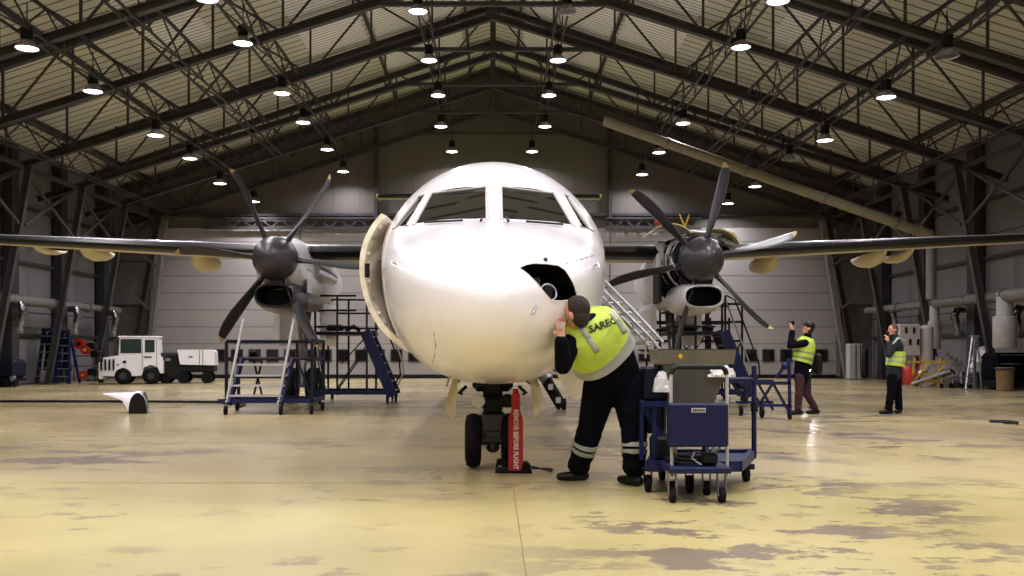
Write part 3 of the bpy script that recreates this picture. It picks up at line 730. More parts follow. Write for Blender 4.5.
for i in range(40):
    a = random.uniform(110, 250); r0 = random.uniform(.4, .62); y = random.uniform(19.25, 20.4); a2 = a + random.uniform(-45, 45); y2 = y + random.uniform(-.35, .35); pts = []
    for f in (0, .33, .66, 1):
        aa = R(a + (a2 - a) * f); pts.append(Vector((HR.x + r0 * math.cos(aa), y + (y2 - y) * f, HR.z + r0 * math.sin(aa) * 1.1)))
    mb = MB(); mb.tube(pts, random.choice((.012, .016, .022)), 6); obj('engine_pipe', mb, random.choice((M_alu, M_chrome, M_white2, M_spin)), en, 40)
for i in range(7):
    a = R(random.uniform(110, 250)); mb = MB(); mb.box((HR.x + .5 * math.cos(a), random.uniform(19.4, 20.3), HR.z + .42 * math.sin(a)), (.12, .16, .12), Matrix.Rotation(a, 3, 'Y'), bev=.02); obj('accessory_box', mb, random.choice((M_spin, M_alu, M_dark)), en)
mb = MB(); mb.tube([Vector((HR.x + .5 * math.cos(R(a)), 19.3, HR.z + .5 * math.sin(R(a)))) for a in range(95, 262, 12)], .025, 8); obj('firewall_hoop', mb, M_boot, en, 40)
mb = MB(); mb.tube([Vector((HR.x + .6 * math.cos(R(a)), 19.75, HR.z + .6 * math.sin(R(a)))) for a in range(105, 258, 12)], .022, 8); obj('engine_mount_ring', mb, M_white2, en, 40)
# white cowl frame next to the wing, dark open side panel
mb = MB(); mb.box((gx(662, 20.4), 20.4, gz(258, 20.4)), (.2, .5, .7), bev=.05); obj('cowl_frame', mb, M_nac, nr)
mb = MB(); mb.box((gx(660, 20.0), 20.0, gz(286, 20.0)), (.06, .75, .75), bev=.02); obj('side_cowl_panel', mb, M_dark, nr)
# raised top cowls, cream inside, seen past the spinner
def panel(name, px, d, m, parent, th=.03, dy=.0):
    P = [at(x, y, d + (i % 2) * dy) for i, (x, y) in enumerate(px)]; mb = MB(); mb.loft([[p - Vector((0, th / 2, 0)) for p in P], [p + Vector((0, th / 2, 0)) for p in P]]); return obj(name, mb, m, parent, 30)
M_cowlin = mat('cowl inner yellow primer', (188, 176, 128), .5, 0, .3, 8, bump=.3)
def arc_cowl(name, cx, cz, a0, a1, r_, y0, y1, m):
    A = []
    for (rad, y) in ((r_, y0), (r_ + .03, y0), (r_ + .03, y1), (r_, y1)):
        A.append([Vector((cx + rad * math.cos(R(a0 + (a1 - a0) * i / 10)), y, cz + rad * math.sin(R(a0 + (a1 - a0) * i / 10)))) for i in range(11)])
    V = [p for r in A for p in r]; fs = []
    for k in range(4):
        for j in range(10): a = k * 11; b = ((k + 1) % 4) * 11; fs.append((a + j, a + j + 1, b + j + 1, b + j))
    for e in (0, 10): fs.append((e, 11 + e, 22 + e, 33 + e))
    mb = MB(); mb.add(V, fs); return obj(name, mb, m, nr, 30)
arc_cowl('open_cowl_door', gx(672, 19.6), gz(252, 19.6), 42, 140, .56, 19.4, 20.5, M_cowlin)
arc_cowl('open_cowl_door', gx(715, 19.8), gz(256, 19.8), 25, 95, .52, 19.4, 20.6, M_cowlin)
mb = MB(); mb.box((gx(706, 20), 20.1, gz(234, 20)), (.7, .7, .06), Matrix.Rotation(R(6), 3, 'Y'), bev=.02); obj('top_cowl', mb, M_nac, nr)
mb = MB(); mb.box((gx(735, 19.9), 19.9, gz(244, 19.9)), (.5, .5, .1), Matrix.Rotation(R(14), 3, 'Y'), bev=.03); obj('cowl_shoulder', mb, M_alu, nr)
for x0, y0, x1, y1 in ((682, 214, 690, 232), (692, 214, 686, 232), (736, 232, 742, 244)):
    mb = MB(); mb.tube([at(x0, y0, 19.7), at(x1, y1, 19.8)], .018, 6); obj('cowl_stay', mb, M_yel, nr)
mb = MB(); mb.ball(at(661, 222, 19.6), (.09, .05, .07), 8); obj('work_rag', mb, M_redp, nr, 40)
# main gear both sides
for H in (HL, HR):
    gy = 21.9
    mb = MB(); mb.tube([(H.x, 22.6, 2.5), (H.x, gy + .1, 1.2), (H.x, gy, .42)], [.12, .1, .08], 12); g = obj('main_gear', mb, M_steel, AC, 40)
    mb = MB(); mb.tube([(H.x, 21.2, 2.45), (H.x, gy, 1.1)], .05, 8); obj('drag_strut', mb, M_steel, g, 40)
    mb = MB(); mb.tube([(H.x - .38, gy, .42), (H.x + .38, gy, .42)], .06, 10); obj('axle', mb, M_steel, g)
    for s in (-1, 1):
        w_ = .15; prof = [(.2, -w_ * .7), (.34, -w_), (.405, -w_ * .65), (.42, 0), (.405, w_ * .65), (.34, w_), (.2, w_ * .7)]
        mb = MB(); mb.lathe([(r_, h) for r_, h in prof], (H.x + s * .27, gy, .42), 'x', 28); obj('wheel', mb, M_tyre, g, 40)
    for s in (-1, 1):
        P = [(s * .5, 2.35), (s * .58, 2.2), (s * .6, 1.5), (s * .5, 1.35), (s * .47, 1.5), (s * .46, 2.2)]
        mb = MB(); mb.prism([(H.x + a, b) for a, b in P], 'y', 21.6, 23.6); obj('gear_bay_door', mb, M_nac, g)
# rounded chin fairing under the left nacelle seen past the blade
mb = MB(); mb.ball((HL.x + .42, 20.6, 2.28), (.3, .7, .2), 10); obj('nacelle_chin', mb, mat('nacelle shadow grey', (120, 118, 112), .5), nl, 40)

# nose gear
ng = 9.72; GX = gx(492, ng)
mb = MB(); mb.tube([(GX, ng + .15, 1.2), (GX, ng + .05, .75), (GX, ng, .34)], [.1, .09, .065], 14); g = obj('nose_gear', mb, M_steel, AC, 40)
mb = MB(); mb.box((GX, ng + .1, .93), (.42, .5, .26), bev=.05); mb.box((GX, ng - .1, .85), (.2, .12, .24), bev=.03); obj('steering_block', mb, M_dark, g)
mb = MB(); mb.tube([(GX - .19, ng - .16, .7), (GX + .19, ng - .16, .7)], .06, 14); mb.box((GX, ng - .12, .68), (.2, .14, .2), bev=.03); obj('steering_collar', mb, M_dark, g, 40)
for s in (-1, 1): 
    mb = MB(); mb.tube([(GX + s * .15, ng - .22, .71), (GX + s * .15, ng - .12, .71)], .07, 16); obj('taxi_light', mb, M_nac if s < 0 else M_dark, g, 40)
mb = MB(); mb.box((GX, ng - .03, .42), (.27, .12, .34), bev=.03); mb.box((GX, ng - .1, .36), (.18, .06, .07), bev=.015); obj('torque_link', mb, M_spin, g)
mb = MB(); mb.tube([(GX - .24, ng, .28), (GX + .24, ng, .28)], .045, 10); mb.ball((GX, ng - .03, .22), (.07, .07, .06), 8); obj('axle', mb, M_spin, g, 40)
for px in (472.5, 508.5):
    w_ = .085; x = gx(px, ng); prof = [(.12, -w_ * .8), (.2, -w_), (.262, -w_ * .8), (.282, -w_ * .3), (.284, 0), (.282, w_ * .3), (.262, w_ * .8), (.2, w_), (.12, w_ * .8)]
    mb = MB(); mb.lathe([(r_, h) for r_, h in prof], (x, ng, .286), 'x', 32); wh = obj('nose_wheel', mb, M_tyre, g, 40)
    mb = MB(); mb.lathe([(.15, 0), (.13, .07), (.05, .085), (.001, .085)], (x, ng, .286), 'x', 24); mb.lathe([(.15, 0), (.13, -.07), (.05, -.085), (.001, -.085)], (x, ng, .286), 'x', 24); obj('hub', mb, M_white2, wh, 40)
mb = MB(); mb.tube([(GX - .03, ng + .35, 1.0), (GX - .2, ng + .2, .85)], .03, 8); mb.tube([(GX, ng + .35, 1.0), (GX + .05, ng, .5)], .03, 8); obj('drag_brace', mb, M_steel, g, 40)
# nose gear doors with their hinge rods
for c, s in (([(452.5, 379), (457, 380), (456.5, 390), (455.5, 404), (455, 419), (449, 416), (443.5, 412), (446, 400), (449, 388)], -1), ([(529, 380), (535, 379), (540, 388), (543.5, 399), (545, 410), (538, 413), (533, 417), (531, 404), (530, 390)], 1)):
    d = leaf('gear_door', c, 9.7, .03, M_cream, AC, (.0 if s < 0 else 1.5, .1), .02)
    xo = 452 if s < 0 else 532
    mb = MB(); mb.tube([at(xo + s * 2, 372, 9.9), at(xo - s * 6, 382, 9.8)], .014, 6); mb.tube([at(xo - s * 14, 376, 9.9), at(xo - s * 2, 384, 9.8)], .014, 6); mb.tube([at(xo + s * 3, 375, 9.6), at(xo + s * 6, 386, 9.7)], .012, 6); obj('door_rod', mb, M_white2, d)
for s in (-1, 1):
    mb = MB(); xx = 463 if s < 0 else 521; q = .96; mb.tube([at(xx - s * 3, 386, 9.9), at(xx + s * 5, 393.5, 9.9), at(xx + s * 1, 394.5, 9.9)], .02, 6); obj('door_link', mb, M_dark, AC, 40)

# airstair beyond the mechanic, on the right flank: ladder rails and steps going down to the right
sx0 = Vector((1.3, 12.2, 1.95)); sx1 = Vector((2.35, 12.35, .55))
st = None
mb = MB(); mb.tube([at(602, 288, 12.0), at(653, 340, 12.0), at(662, 352, 12.0)], .022, 8); st = obj('airstair_handrail', mb, M_alu, AC, 40)
mb = MB(); mb.tube([at(602, 296, 12.1), at(650, 346, 12.1)], .022, 8); obj('lower_rail', mb, M_alu, st, 40)
mb = MB(); mb.tube([at(606, 281, 13.1), at(634, 310, 13.1), at(664, 342, 13.1)], .022, 8); obj('far_rail', mb, M_alu, st, 40)
for i in range(6):
    f = i / 5; a = at(610 + 45 * f, 303 + 50 * f, 12.1); b = a + Vector((.12, .95, 0)); mb = MB(); mb.box((a + b) / 2, (.24, .95, .035), bev=.01); obj('step', mb, M_alu, st)
for i in range(4):
    f = (i + .5) / 4; a = at(602 + 51 * f, 288 + 52 * f, 12.0); mb = MB(); mb.tube([a, a - Vector((0, -.05, .32))], .014, 6); obj('stanchion', mb, M_alu, st)
# ================================================================== PEOPLE
def V3(*a): return Vector(a)
def hand(mb, wr, d, palm_n, thumb_side, s=1., curl=.6):
    """palm, four unequal curled fingers and a thumb off the side; d points from wrist to knuckles"""
    d = Vector(d).normalized(); n = Vector(palm_n); n = (n - d * n.dot(d)).normalized(); sd = d.cross(n).normalized() * thumb_side
    wr = Vector(wr); kn = wr + d * .095 * s
    mb.cap(wr + d * .01, .022 * s, kn - d * .012, .023 * s, 10, 1.75, sd)
    for i, (o, L) in enumerate(((.033, .9), (.011, 1.), (-.011, .93), (-.033, .74))):
        p = kn + sd * o * s; dir_ = d.copy(); rr = .0098 * s
        for k in range(3):
            seg = (.036, .026, .02)[k] * L * s; ang = curl * (.5, .9, .8)[k]
            dir_ = (dir_ * math.cos(ang) + n * math.sin(ang)).normalized(); q = p + dir_ * seg
            mb.cap(p, rr, q, rr * .9, 8); p = q; rr *= .9
            n_ = n
    p = wr + d * .03 * s + sd * .03 * s; q = p + (sd * .75 + d * .6 + n * .25).normalized() * .036 * s; mb.cap(p, .0135 * s, q, .0115 * s, 8)
    r_ = q + (d * .9 + n * .5).normalized() * .03 * s; mb.cap(q, .0112 * s, r_, .009 * s, 8)
def head_mesh(mb, c, f, up, s=1.):
    f = Vector(f).normalized(); up = Vector(up); up = (up - f * up.dot(f)).normalized(); sd = f.cross(up)
    rot = Matrix((sd, f, up)).transposed()
    mb.ball(c + up * .02 * s, (.076 * s, .094 * s, .1 * s), 14, rot=rot)
    mb.cap(c + f * .02 * s - up * .03 * s, .062 * s, c + f * .05 * s - up * .085 * s, .032 * s, 12)
    mb.cap(c + f * .088 * s + up * .015 * s, .009 * s, c + f * .112 * s - up * .022 * s, .013 * s, 8)
    mb.cap(c + f * .088 * s - up * .052 * s - sd * .012 * s, .008 * s, c + f * .088 * s - up * .052 * s + sd * .012 * s, .008 * s, 8)
    mb.cap(c + f * .078 * s + up * .035 * s - sd * .035 * s, .012 * s, c + f * .078 * s + up * .035 * s + sd * .035 * s, .012 * s, 8)
    for q in (-1, 1): mb.ball(c + sd * q * .078 * s - up * .005 * s - f * .005 * s, (.012 * s, .02 * s, .032 * s), 8, rot=rot)
    return rot
def shoe(mb, an, td, L=.27, r=.048):
    td = Vector((td[0], td[1], 0)).normalized(); b = Vector((an.x, an.y, 0))
    heel = b - td * .06 + Vector((0, 0, r)); toe = b + td * (L - .1) + Vector((0, 0, r * .85))
    mb.cap(heel, r, b + td * .06 + Vector((0, 0, r)), r * 1.02, 12, 1.0); mb.cap(b + td * .05 + Vector((0, 0, r * .95)), r, toe, r * .8, 12, 1.15, td.cross(Vector((0, 0, 1))))
    mb.cap(b + Vector((0, 0, r + .01)), r * 1.0, Vector((an.x, an.y, .12)), .05, 12)
def figure(label, J, o):
    """J: joints in the place's frame; o: radii, cloth materials"""
    s = o.get('s', 1.); base = (J['anL'] + J['anR']) / 2
    T = thing('person', label, 'person', (base.x, base.y, 0))
    lat = (J['shR'] - J['shL']).normalized()
    # the body, one continuous surface
    mb = MB(); mb.cap(J['pelvis'], .14 * s, J['waist'], .125 * s, 14, 1.25, lat); mb.cap(J['waist'], .125 * s, J['chest'], .135 * s, 14, 1.3, lat); mb.cap(J['chest'], .13 * s, J['neck'], .06 * s, 14, 1.2, lat)
    mb.cap(J['neck'], .058 * s, J['head'], .05 * s, 12)
    hs = s * o.get('hs', 1.)
    head_mesh(mb, J['head'], o['face'], o.get('up', (0, 0, 1)), hs)
    for q in 'LR':
        mb.cap(J['chest'].lerp(J['sh' + q], .4), .08 * s, J['sh' + q], .055 * s); mb.cap(J['sh' + q], .052 * s, J['el' + q], .042 * s); mb.cap(J['el' + q], .041 * s, J['wr' + q], .028 * s)
        mb.cap(J['pelvis'], .1 * s, J['hip' + q], .085 * s); mb.cap(J['hip' + q], .085 * s, J['kn' + q], .058 * s); mb.cap(J['kn' + q], .058 * s, J['an' + q], .04 * s)
        hd = o['hand' + q]; hand(mb, J['wr' + q], hd[0], hd[1], hd[2], s, hd[3])
    b = remesh(obj('body', mb, M_skin, T), .0075, 2)
    rot = Matrix((Vector(o['face']).normalized().cross(Vector((0, 0, 1))).normalized(), Vector(o['face']).normalized(), Vector(o['face']).normalized().cross(Vector((0, 0, 1))).normalized().cross(Vector(o['face']).normalized()))).transposed()
    f = rot @ V3(0, 1, 0); up = rot @ V3(0, 0, 1); sd = rot @ V3(1, 0, 0)
    for q in (-1, 1):
        mb = MB(); mb.ball(J['head'] + f * .086 * hs + up * .018 * hs + sd * q * .031 * hs, .012 * hs, 6); obj('eye', mb, M_black, T, 40)
    # hair or cap
    c = J['head']; mb = MB(); mb.ball(c + up * .035 * hs - f * .018 * hs, (.086 * hs, .1 * hs, .1 * hs), 14, rot=rot); mb.ball(c - f * .04 * hs - up * .03 * hs, (.076 * hs, .065 * hs, .08 * hs), 12, rot=rot)
    if o.get('long'): mb.cap(c - f * .05 * hs, .07 * hs, c - f * .07 * hs - up * .17 * hs, .05 * hs)
    h = remesh(obj('hair', mb, o.get('hair', M_hair), T), .012, 3)
    if o.get('cap'):
        mb = MB(); mb.ball(c + up * .055 * hs - f * .012 * hs, (.094 * hs, .108 * hs, .092 * hs), 14, rot=rot); mb.ball(c + up * .05 * hs + f * .1 * hs, (.07 * hs, .065 * hs, .012 * hs), 10, rot=rot)
        remesh(obj('peaked_cap', mb, M_black, T), .01, 2)
    # trousers
    R_ = o.get('leg', (.1, .08, .07)); mb = MB()
    mb.cap(J['pelvis'], .15 * o.get('girth', 1), J['pelvis'].lerp(J['waist'], .5), .145 * o.get('girth', 1), 16, 1.28, lat)
    for q in 'LR':
        mb.cap(J['pelvis'], R_[0] * 1.05, J['hip' + q], R_[0]); mb.cap(J['hip' + q], R_[0] * 1.02, J['kn' + q], R_[1], 14); mb.cap(J['kn' + q], R_[1], J['an' + q] + (J['kn' + q] - J['an' + q]).normalized() * .03, R_[2], 14)
        for k in range(4): # cloth folds behind the knee and over the shoe
            fz = (.1, .3, .6, .93)[k]; p = J['kn' + q].lerp(J['an' + q], fz); rr_ = R_[1] + (R_[2] - R_[1]) * fz; mb.cap(p + V3(-.012, -.01, .008), rr_ * .98, p + V3(.012, .01, -.008), rr_ * .98, 12)
    remesh(obj('trousers', mb, o['trousers'], T), .012, 5)
    # jacket
    g = o.get('girth', 1); mb = MB()
    hem = J['pelvis'].lerp(J['waist'], o.get('hem', .1))
    mb.cap(hem, .155 * g, J['waist'], .15 * g, 16, 1.3, lat); mb.cap(J['waist'], .15 * g, J['chest'], .155 * g, 16, 1.32, lat); mb.cap(J['chest'], .15 * g, J['neck'].lerp(J['chest'], .25), .09 * g, 16, 1.35, lat); mb.cap(J['neck'].lerp(J['chest'], .2), .085, J['neck'].lerp(J['head'], .25), .07)
    A = o.get('arm', (.075, .06, .05))
    for q in 'LR':
        mb.cap(J['chest'].lerp(J['sh' + q], .35), .1 * g, J['sh' + q], A[0]); mb.cap(J['sh' + q], A[0], J['el' + q], A[1]); mb.cap(J['el' + q], A[1], J['wr' + q].lerp(J['el' + q], .12), A[2])
    remesh(obj('jacket', mb, o['jacket'], T), .012, 5)
    for q in 'LR':
        mb = MB(); shoe(mb, J['an' + q], o['toe' + q]); remesh(obj('shoe', mb, M_black, T), .009, 3)
    return T
def ring3(c, lat, ax, a, b, n=36, e=2.3):
    lat = lat.normalized(); ax = ax.normalized(); lat = (lat - ax * lat.dot(ax)).normalized(); dp = lat.cross(ax)
    return [c + lat * a * math.copysign(abs(math.cos(t)) ** (2 / e), math.cos(t)) + dp * b * math.copysign(abs(math.sin(t)) ** (2 / e), math.sin(t)) for t in [2 * PI * j / n for j in range(n)]]
def vest(T, P, lat, bands, mats, name='safety_vest', solid=True):
    """P: list of (centre, half width, half depth); bands: ring spans that are reflective"""
    rings = []; tags = []
    for i in range(len(P) - 1):
        st = 4
        for k in range(st):
            f = k / st; c = P[i][0].lerp(P[i + 1][0], f); rings.append((c, P[i][1] * (1 - f) + P[i + 1][1] * f, P[i][2] * (1 - f) + P[i + 1][2] * f, P[i + 1][0] - P[i][0])); tags.append((i + f))
    rings.append((P[-1][0], P[-1][1], P[-1][2], P[-1][0] - P[-2][0])); tags.append(len(P) - 1)
    mb = MB(); L = [ring3(c, lat, ax, a, b) for c, a, b, ax in rings]
    def mfn(i, j):
        for lo, hi in bands:
            if lo <= tags[i] < hi: return 1
        if len(mats) > 2 and tags[i] >= mats[3]: return 2
        return 0
    mb.loft(L, True, mfn=mfn); return obj(name, mb, mats[:3], T, 50), mb

# ---- the mechanic at the nose
J = dict(pelvis=at(616, 377, 8.5), waist=at(611, 359, 8.4), chest=at(596, 338, 8.22), neck=at(588, 323, 8.13), head=at(576, 313.5, 8.02),
         shL=at(571, 343, 8.08), shR=at(607, 324, 8.26), elL=at(563, 366, 7.98), wrL=at(561, 338, 7.86), elR=at(598, 350, 8.5), wrR=at(587, 352, 8.62),
         hipL=at(601, 386, 8.52), hipR=at(627, 384, 8.52), knL=at(590, 430, 8.62), knR=at(634, 430, 8.46), anL=at(578, 468, 8.75), anR=at(634, 470, 8.42))
T = figure('person in navy work clothes and lime vest bending to look into the nose bay', J, dict(face=(-.75, .6, -.1), up=(-.35, 0, .9), girth=1.22, leg=(.165, .118, .1), hs=1.14, arm=(.09, .075, .06), trousers=M_navy, jacket=M_navy, hem=-.05,
    toeL=(-1, -.1, 0), toeR=(-.35, .5, 0), handL=((-.05, .15, 1), (.3, .9, 0), 1, .9), handR=((-.3, 1, .2), (-.6, 0, -.4), 1, .5), s=1.02))
lat = (J['shR'] - J['shL'])
VP = [(at(605, 357, 8.39), .315, .25), (at(601, 350, 8.35), .31, .245), (at(592, 336, 8.23), .305, .228), (at(587, 326, 8.17), .29, .2), (at(585, 320, 8.13), .2, .15), (at(584.5, 318, 8.12), .12, .1)]
vo, vm = vest(T, VP, lat, [(-1, 1.2)], [M_vest, M_band])
VB = bvh_of(vm)
def strap(pts, w, nm='reflective_strap', m=M_band, off=.008):
    """cloth strip laid on the vest, from image points"""
    L, R2 = [], []
    for i in range(len(pts) - 1):
        for k in range(6):
            f = k / 5; x = pts[i][0] * (1 - f) + pts[i + 1][0] * f; y = pts[i][1] * (1 - f) + pts[i + 1][1] * f
            dx, dy = pts[i + 1][0] - pts[i][0], pts[i + 1][1] - pts[i][1]; l = math.hypot(dx, dy); nx, ny = -dy / l * w / 2, dx / l * w / 2; ok = []
            for (a, b) in ((x + nx, y + ny), (x - nx, y - ny)):
                d = Vector(((a - VX) / F, 1, (VY - b) / F)).normalized(); h = VB.ray_cast(CAMP, d)
                if h[0] is not None: ok.append(h[0] + (h[1] if h[1].dot(d) < 0 else -h[1]) * off)
            if len(ok) == 2: L.append(ok[0]); R2.append(ok[1])
    n = len(L)
    if n < 2: return
    mb = MB(); mb.add(L + R2, [(i, i + 1, n + i + 1, n + i) for i in range(n - 1)]); ob = obj(nm, mb, m, T, 60)
    md = ob.modifiers.new('t', 'SOLIDIFY'); md.thickness = .006; return ob
strap([(580, 326), (588, 338), (597, 352)], 5.5)
strap([(611, 312), (618, 321), (625, 333)], 5.0)
hh = at(600, 320, 8.2)
ctr = None
d = Vector(((603 - VX) / F, 1, (VY - 325) / F)).normalized(); h = VB.ray_cast(CAMP, d)
if h[0] is not None:
    try: lettering('vest_lettering', 'SAREC', .085, h[0], (.86, .25, .32), (-.3, .1, .9), M_textd, T, VB, .007, .003, 1.15)
    except Exception as ex: print('lettering', ex)
for q in 'LR':
    k, a = J['kn' + q], J['an' + q]; ax = (k - a).normalized(); c = k.lerp(a, .45)
    mb = MB(); r_ = .112
    mb.loft([ring3(c + ax * z, V3(1, 0, 0), ax, rr, rr, 28, 2) for z, rr in ((-.055, r_), (-.05, r_ + .006), (-.012, r_ + .008))], True)
    mb.loft([ring3(c + ax * z, V3(1, 0, 0), ax, rr, rr, 28, 2) for z, rr in ((.012, r_ + .009), (.05, r_ + .008), (.055, r_))], True)
    obj('reflective_leg_band', mb, M_band, T, 50)
tl = thing('torch', 'small white torch held up beside the mechanic\'s face', 'torch', tuple(at(561, 322, 7.84)))
mb = MB(); mb.tube([at(560, 329, 7.84), at(561, 321, 7.84)], .017, 10); obj('barrel', mb, M_white2, tl, 40)
mb = MB(); mb.tube([at(561, 321, 7.84), at(561, 319, 7.84)], [.018, .026], 12); obj('lamp_head', mb, mat('orange plastic', (224, 110, 60), .5), tl, 40)

# ---- the tall photographer on the right
D = 17.9
J = dict(pelvis=at(802, 372, D), waist=at(803, 360, D), chest=at(805, 346, D), neck=at(808, 337, D), head=at(808, 328.5, D),
         shL=at(805, 343, D - .2), shR=at(807, 343, D + .2), elL=at(790, 346, D - .22), wrL=at(792, 330, D - .1), elR=at(791, 343, D + .2), wrR=at(793, 330, D + .08),
         hipL=at(800, 377, D - .1), hipR=at(804, 377, D + .1), knL=at(799, 393, D - .12), knR=at(806, 393, D + .12), anL=at(798, 409, D - .1), anR=at(815, 408, D + .15))
T = figure('person in black cap, lime vest and burgundy trousers aiming a camera upwards', J, dict(face=(-.93, .05, .32), girth=.98, leg=(.1, .075, .065), trousers=M_burg, jacket=M_navy, hem=-.45, cap=1,
    toeL=(-1, -.1, 0), toeR=(-.6, -.2, 0), handL=((0, .2, 1), (-.6, .5, 0), 1, .8), handR=((0, -.2, 1), (-.6, -.5, 0), -1, .8)))
VP = [(at(802, 362.5, D), .235, .19), (at(803, 359, D), .235, .19), (at(803.5, 355, D), .235, .19), (at(804, 352, D), .235, .19), (at(805, 347, D), .235, .19), (at(806.5, 342, D), .22, .17), (at(808, 338, D), .13, .12)]
vest(T, VP, J['shR'] - J['shL'], [(.7, 1.3), (2.4, 2.9)], [M_vest, mat('grey olive band', (120, 126, 90), .5)])
c = thing('camera', 'small camera held overhead by the photographer in burgundy trousers', 'camera', tuple(at(792.5, 322.5, D - .02)))
mb = MB(); mb.box(at(792.5, 323, D - .01), (.05, .13, .08), bev=.012); obj('camera_body', mb, M_black, c)
mb = MB(); mb.tube([at(792, 323, D), at(788.5, 321.5, D)], .03, 12); obj('lens', mb, M_spin, c, 40)
c = thing('shoulder_bag', 'black bag hanging behind the photographer in burgundy trousers', 'bag', tuple(at(816, 370, D + .1)))
mb = MB(); mb.box(at(816.5, 364, D + .1), (.15, .34, .42), bev=.05); obj('pouch', mb, M_black, c)
mb = MB(); mb.tube([at(815, 354, D), at(812, 346, D - .05), at(809, 340, D - .1)], .014, 6); obj('strap', mb, M_black, c)

# ---- the second photographer
D = 18.1
J = dict(pelvis=at(894, 372, D), waist=at(895, 361, D), chest=at(896, 347, D), neck=at(895.5, 338, D), head=at(893, 330, D),
         shL=at(895, 345, D - .18), shR=at(898, 345, D + .16), elL=at(889, 355, D - .2), wrL=at(888, 342, D - .1), elR=at(891, 354, D + .16), wrR=at(888, 341, D + .06),
         hipL=at(892, 377, D - .09), hipR=at(896, 377, D + .09), knL=at(891, 393, D - .1), knR=at(898, 394, D + .1), anL=at(888.5, 409, D - .1), anR=at(899, 409, D + .1))
T = figure('person with red-brown hair, dark jacket and lime band holding a phone to the face', J, dict(face=(-.97, -.2, .05), girth=.92, leg=(.1, .078, .07), trousers=M_navy, jacket=mat('dark green cloth', (16, 28, 30), .9), hem=-.2, hair=M_hair2, s=.93,
    toeL=(-1, -.2, 0), toeR=(-.5, -.6, 0), handL=((-.1, .1, 1), (-.5, .6, 0), 1, .8), handR=((-.1, -.1, 1), (-.5, -.6, 0), -1, .8)))
VP = [(at(895, 366, D), .215, .175), (at(895.5, 362, D), .215, .175), (at(896, 358.5, D), .215, .175), (at(896, 355, D), .215, .175), (at(896, 351.5, D), .215, .175)]
vest(T, VP, J['shR'] - J['shL'], [(.75, 1.25), (2.2, 2.7)], [M_vest, M_band])
mb = MB(); mb.tube([at(905, 341, D), at(898, 338, D - .2), at(893, 344, D - .22)], .02, 6); obj('shoulder_stripe', mb, M_band, T)
c = thing('phone', 'small dark phone held at the face of the red-brown haired person', 'phone', tuple(at(887, 334, D)))
mb = MB(); mb.box(at(887.3, 335, D - .02), (.012, .075, .15), bev=.005); obj('case', mb, M_black, c); mb = MB(); mb.box(at(887.3, 335, D - .02) + V3(.008, 0, 0), (.004, .065, .135)); obj('screen', mb, M_glass, c)

# low work light on the floor behind the tall photographer
T = thing('work_light', 'small bright work light on a low stand hidden behind the tall photographer', 'light', (gx(807.5, 19.6), 19.6, 0))
c = at(805.5, 367, 19.6)
mb = MB(); mb.box(c + V3(0, .06, 0), (.24, .1, .22), bev=.02); obj('housing', mb, M_black, T)
mb = MB(); mb.box(c, (.2, .02, .18)); obj('lit_face', mb, mat('work light face', (255, 255, 255), .4, emit=(250, 252, 255), estr=90), T)
mb = MB(); mb.tube([(c.x - .14, c.y + .1, .02), (c.x - .13, c.y + .08, c.z), (c.x + .13, c.y + .08, c.z), (c.x + .14, c.y + .1, .02)], .015, 6); mb.tube([(c.x - .14, c.y - .1, .02), (c.x - .14, c.y + .25, .02)], .015, 6); mb.tube([(c.x + .14, c.y - .1, .02), (c.x + .14, c.y + .25, .02)], .015, 6); obj('stand', mb, M_black, T)
# ================================================================== GROUND EQUIPMENT
def caster(T, x, y, r=.07, m=None, h=.2, name='caster'):
    mb = MB(); mb.lathe([(r * .4, -.02), (r, -.022), (r * 1.02, 0), (r, .022), (r * .4, .02)], (x, y, r), 'x', 18); w = obj(name, mb, M_tyre, T, 40)
    mb = MB(); 
    for s in (-1, 1): mb.bar((x + s * .032, y, r), (x + s * .032, y + .02, h - .01), .006, .05)
    mb.box((x, y + .02, h), (.09, .09, .015)); mb.tube([(x - .035, y, r), (x + .035, y, r)], .012, 8); obj('fork', mb, m or M_steel, w)
    return w
def tubes(name, T, segs, r, m, n=8):
    for a, b in segs:
        mb = MB(); mb.tube([a, b], r, n); obj(name, mb, m, T, 40)

# ---- low stepped platform on the left
d = 17.8; X = lambda px: gx(px, d); Z = lambda py: gz(py, d)
T = thing('work_platform', 'low blue wheeled work platform with grey step rails under the left propeller', 'work platform', (X(262), d, 0))
x0, x1, x2 = X(220), X(283), X(311); zb, z1, z2 = .26, Z(359), Z(341)
for (xa, ya) in ((x0, d + 1.3), (x1, d + 1.3), (x2, d + 1.3), (x2, d + .1), (x0 - .02, d + .5)):
    mb = MB(); mb.bar((xa, ya, zb), (xa, ya, z2), .055, .055); obj('post', mb, M_bluedk, T)
for z, m in ((zb, M_blue), (z1, M_blue), (z2, M_bluedk)):
    for (a, b) in (((x0, d + 1.3), (x2, d + 1.3)), ((x2, d + .1), (x2, d + 1.3)), ((x0, d + .5), (x0, d + 1.3))):
        mb = MB(); mb.bar((*a, z), (*b, z), .06, .07); obj('rail', mb, m, T)
mb = MB(); mb.bar((x0 - .05, d + .05, zb), (x2, d + .05, zb), .07, .08); obj('base_rail', mb, M_blue, T)
mb = MB(); mb.box(((x0 + x2) / 2, d + .95, z1 + .01), (x2 - x0, .7, .03)); obj('deck_plate', mb, M_spin, T)
for xb_, xt in ((X(226), X(235)), (X(278), X(287))):
    mb = MB(); mb.bar((xb_, d, .2), (xt, d + .55, Z(322) ), .045, .03); mb.tube([(xt, d + .55, Z(322)), (xt + .0, d + .6, Z(318))], .024); obj('grey_handrail', mb, M_white2, T)
    mb = MB(); mb.bar((xb_ + .06, d + .02, .2), (xt - .02, d + .6, z1), .05, .12); obj('stringer', mb, M_blue, T)
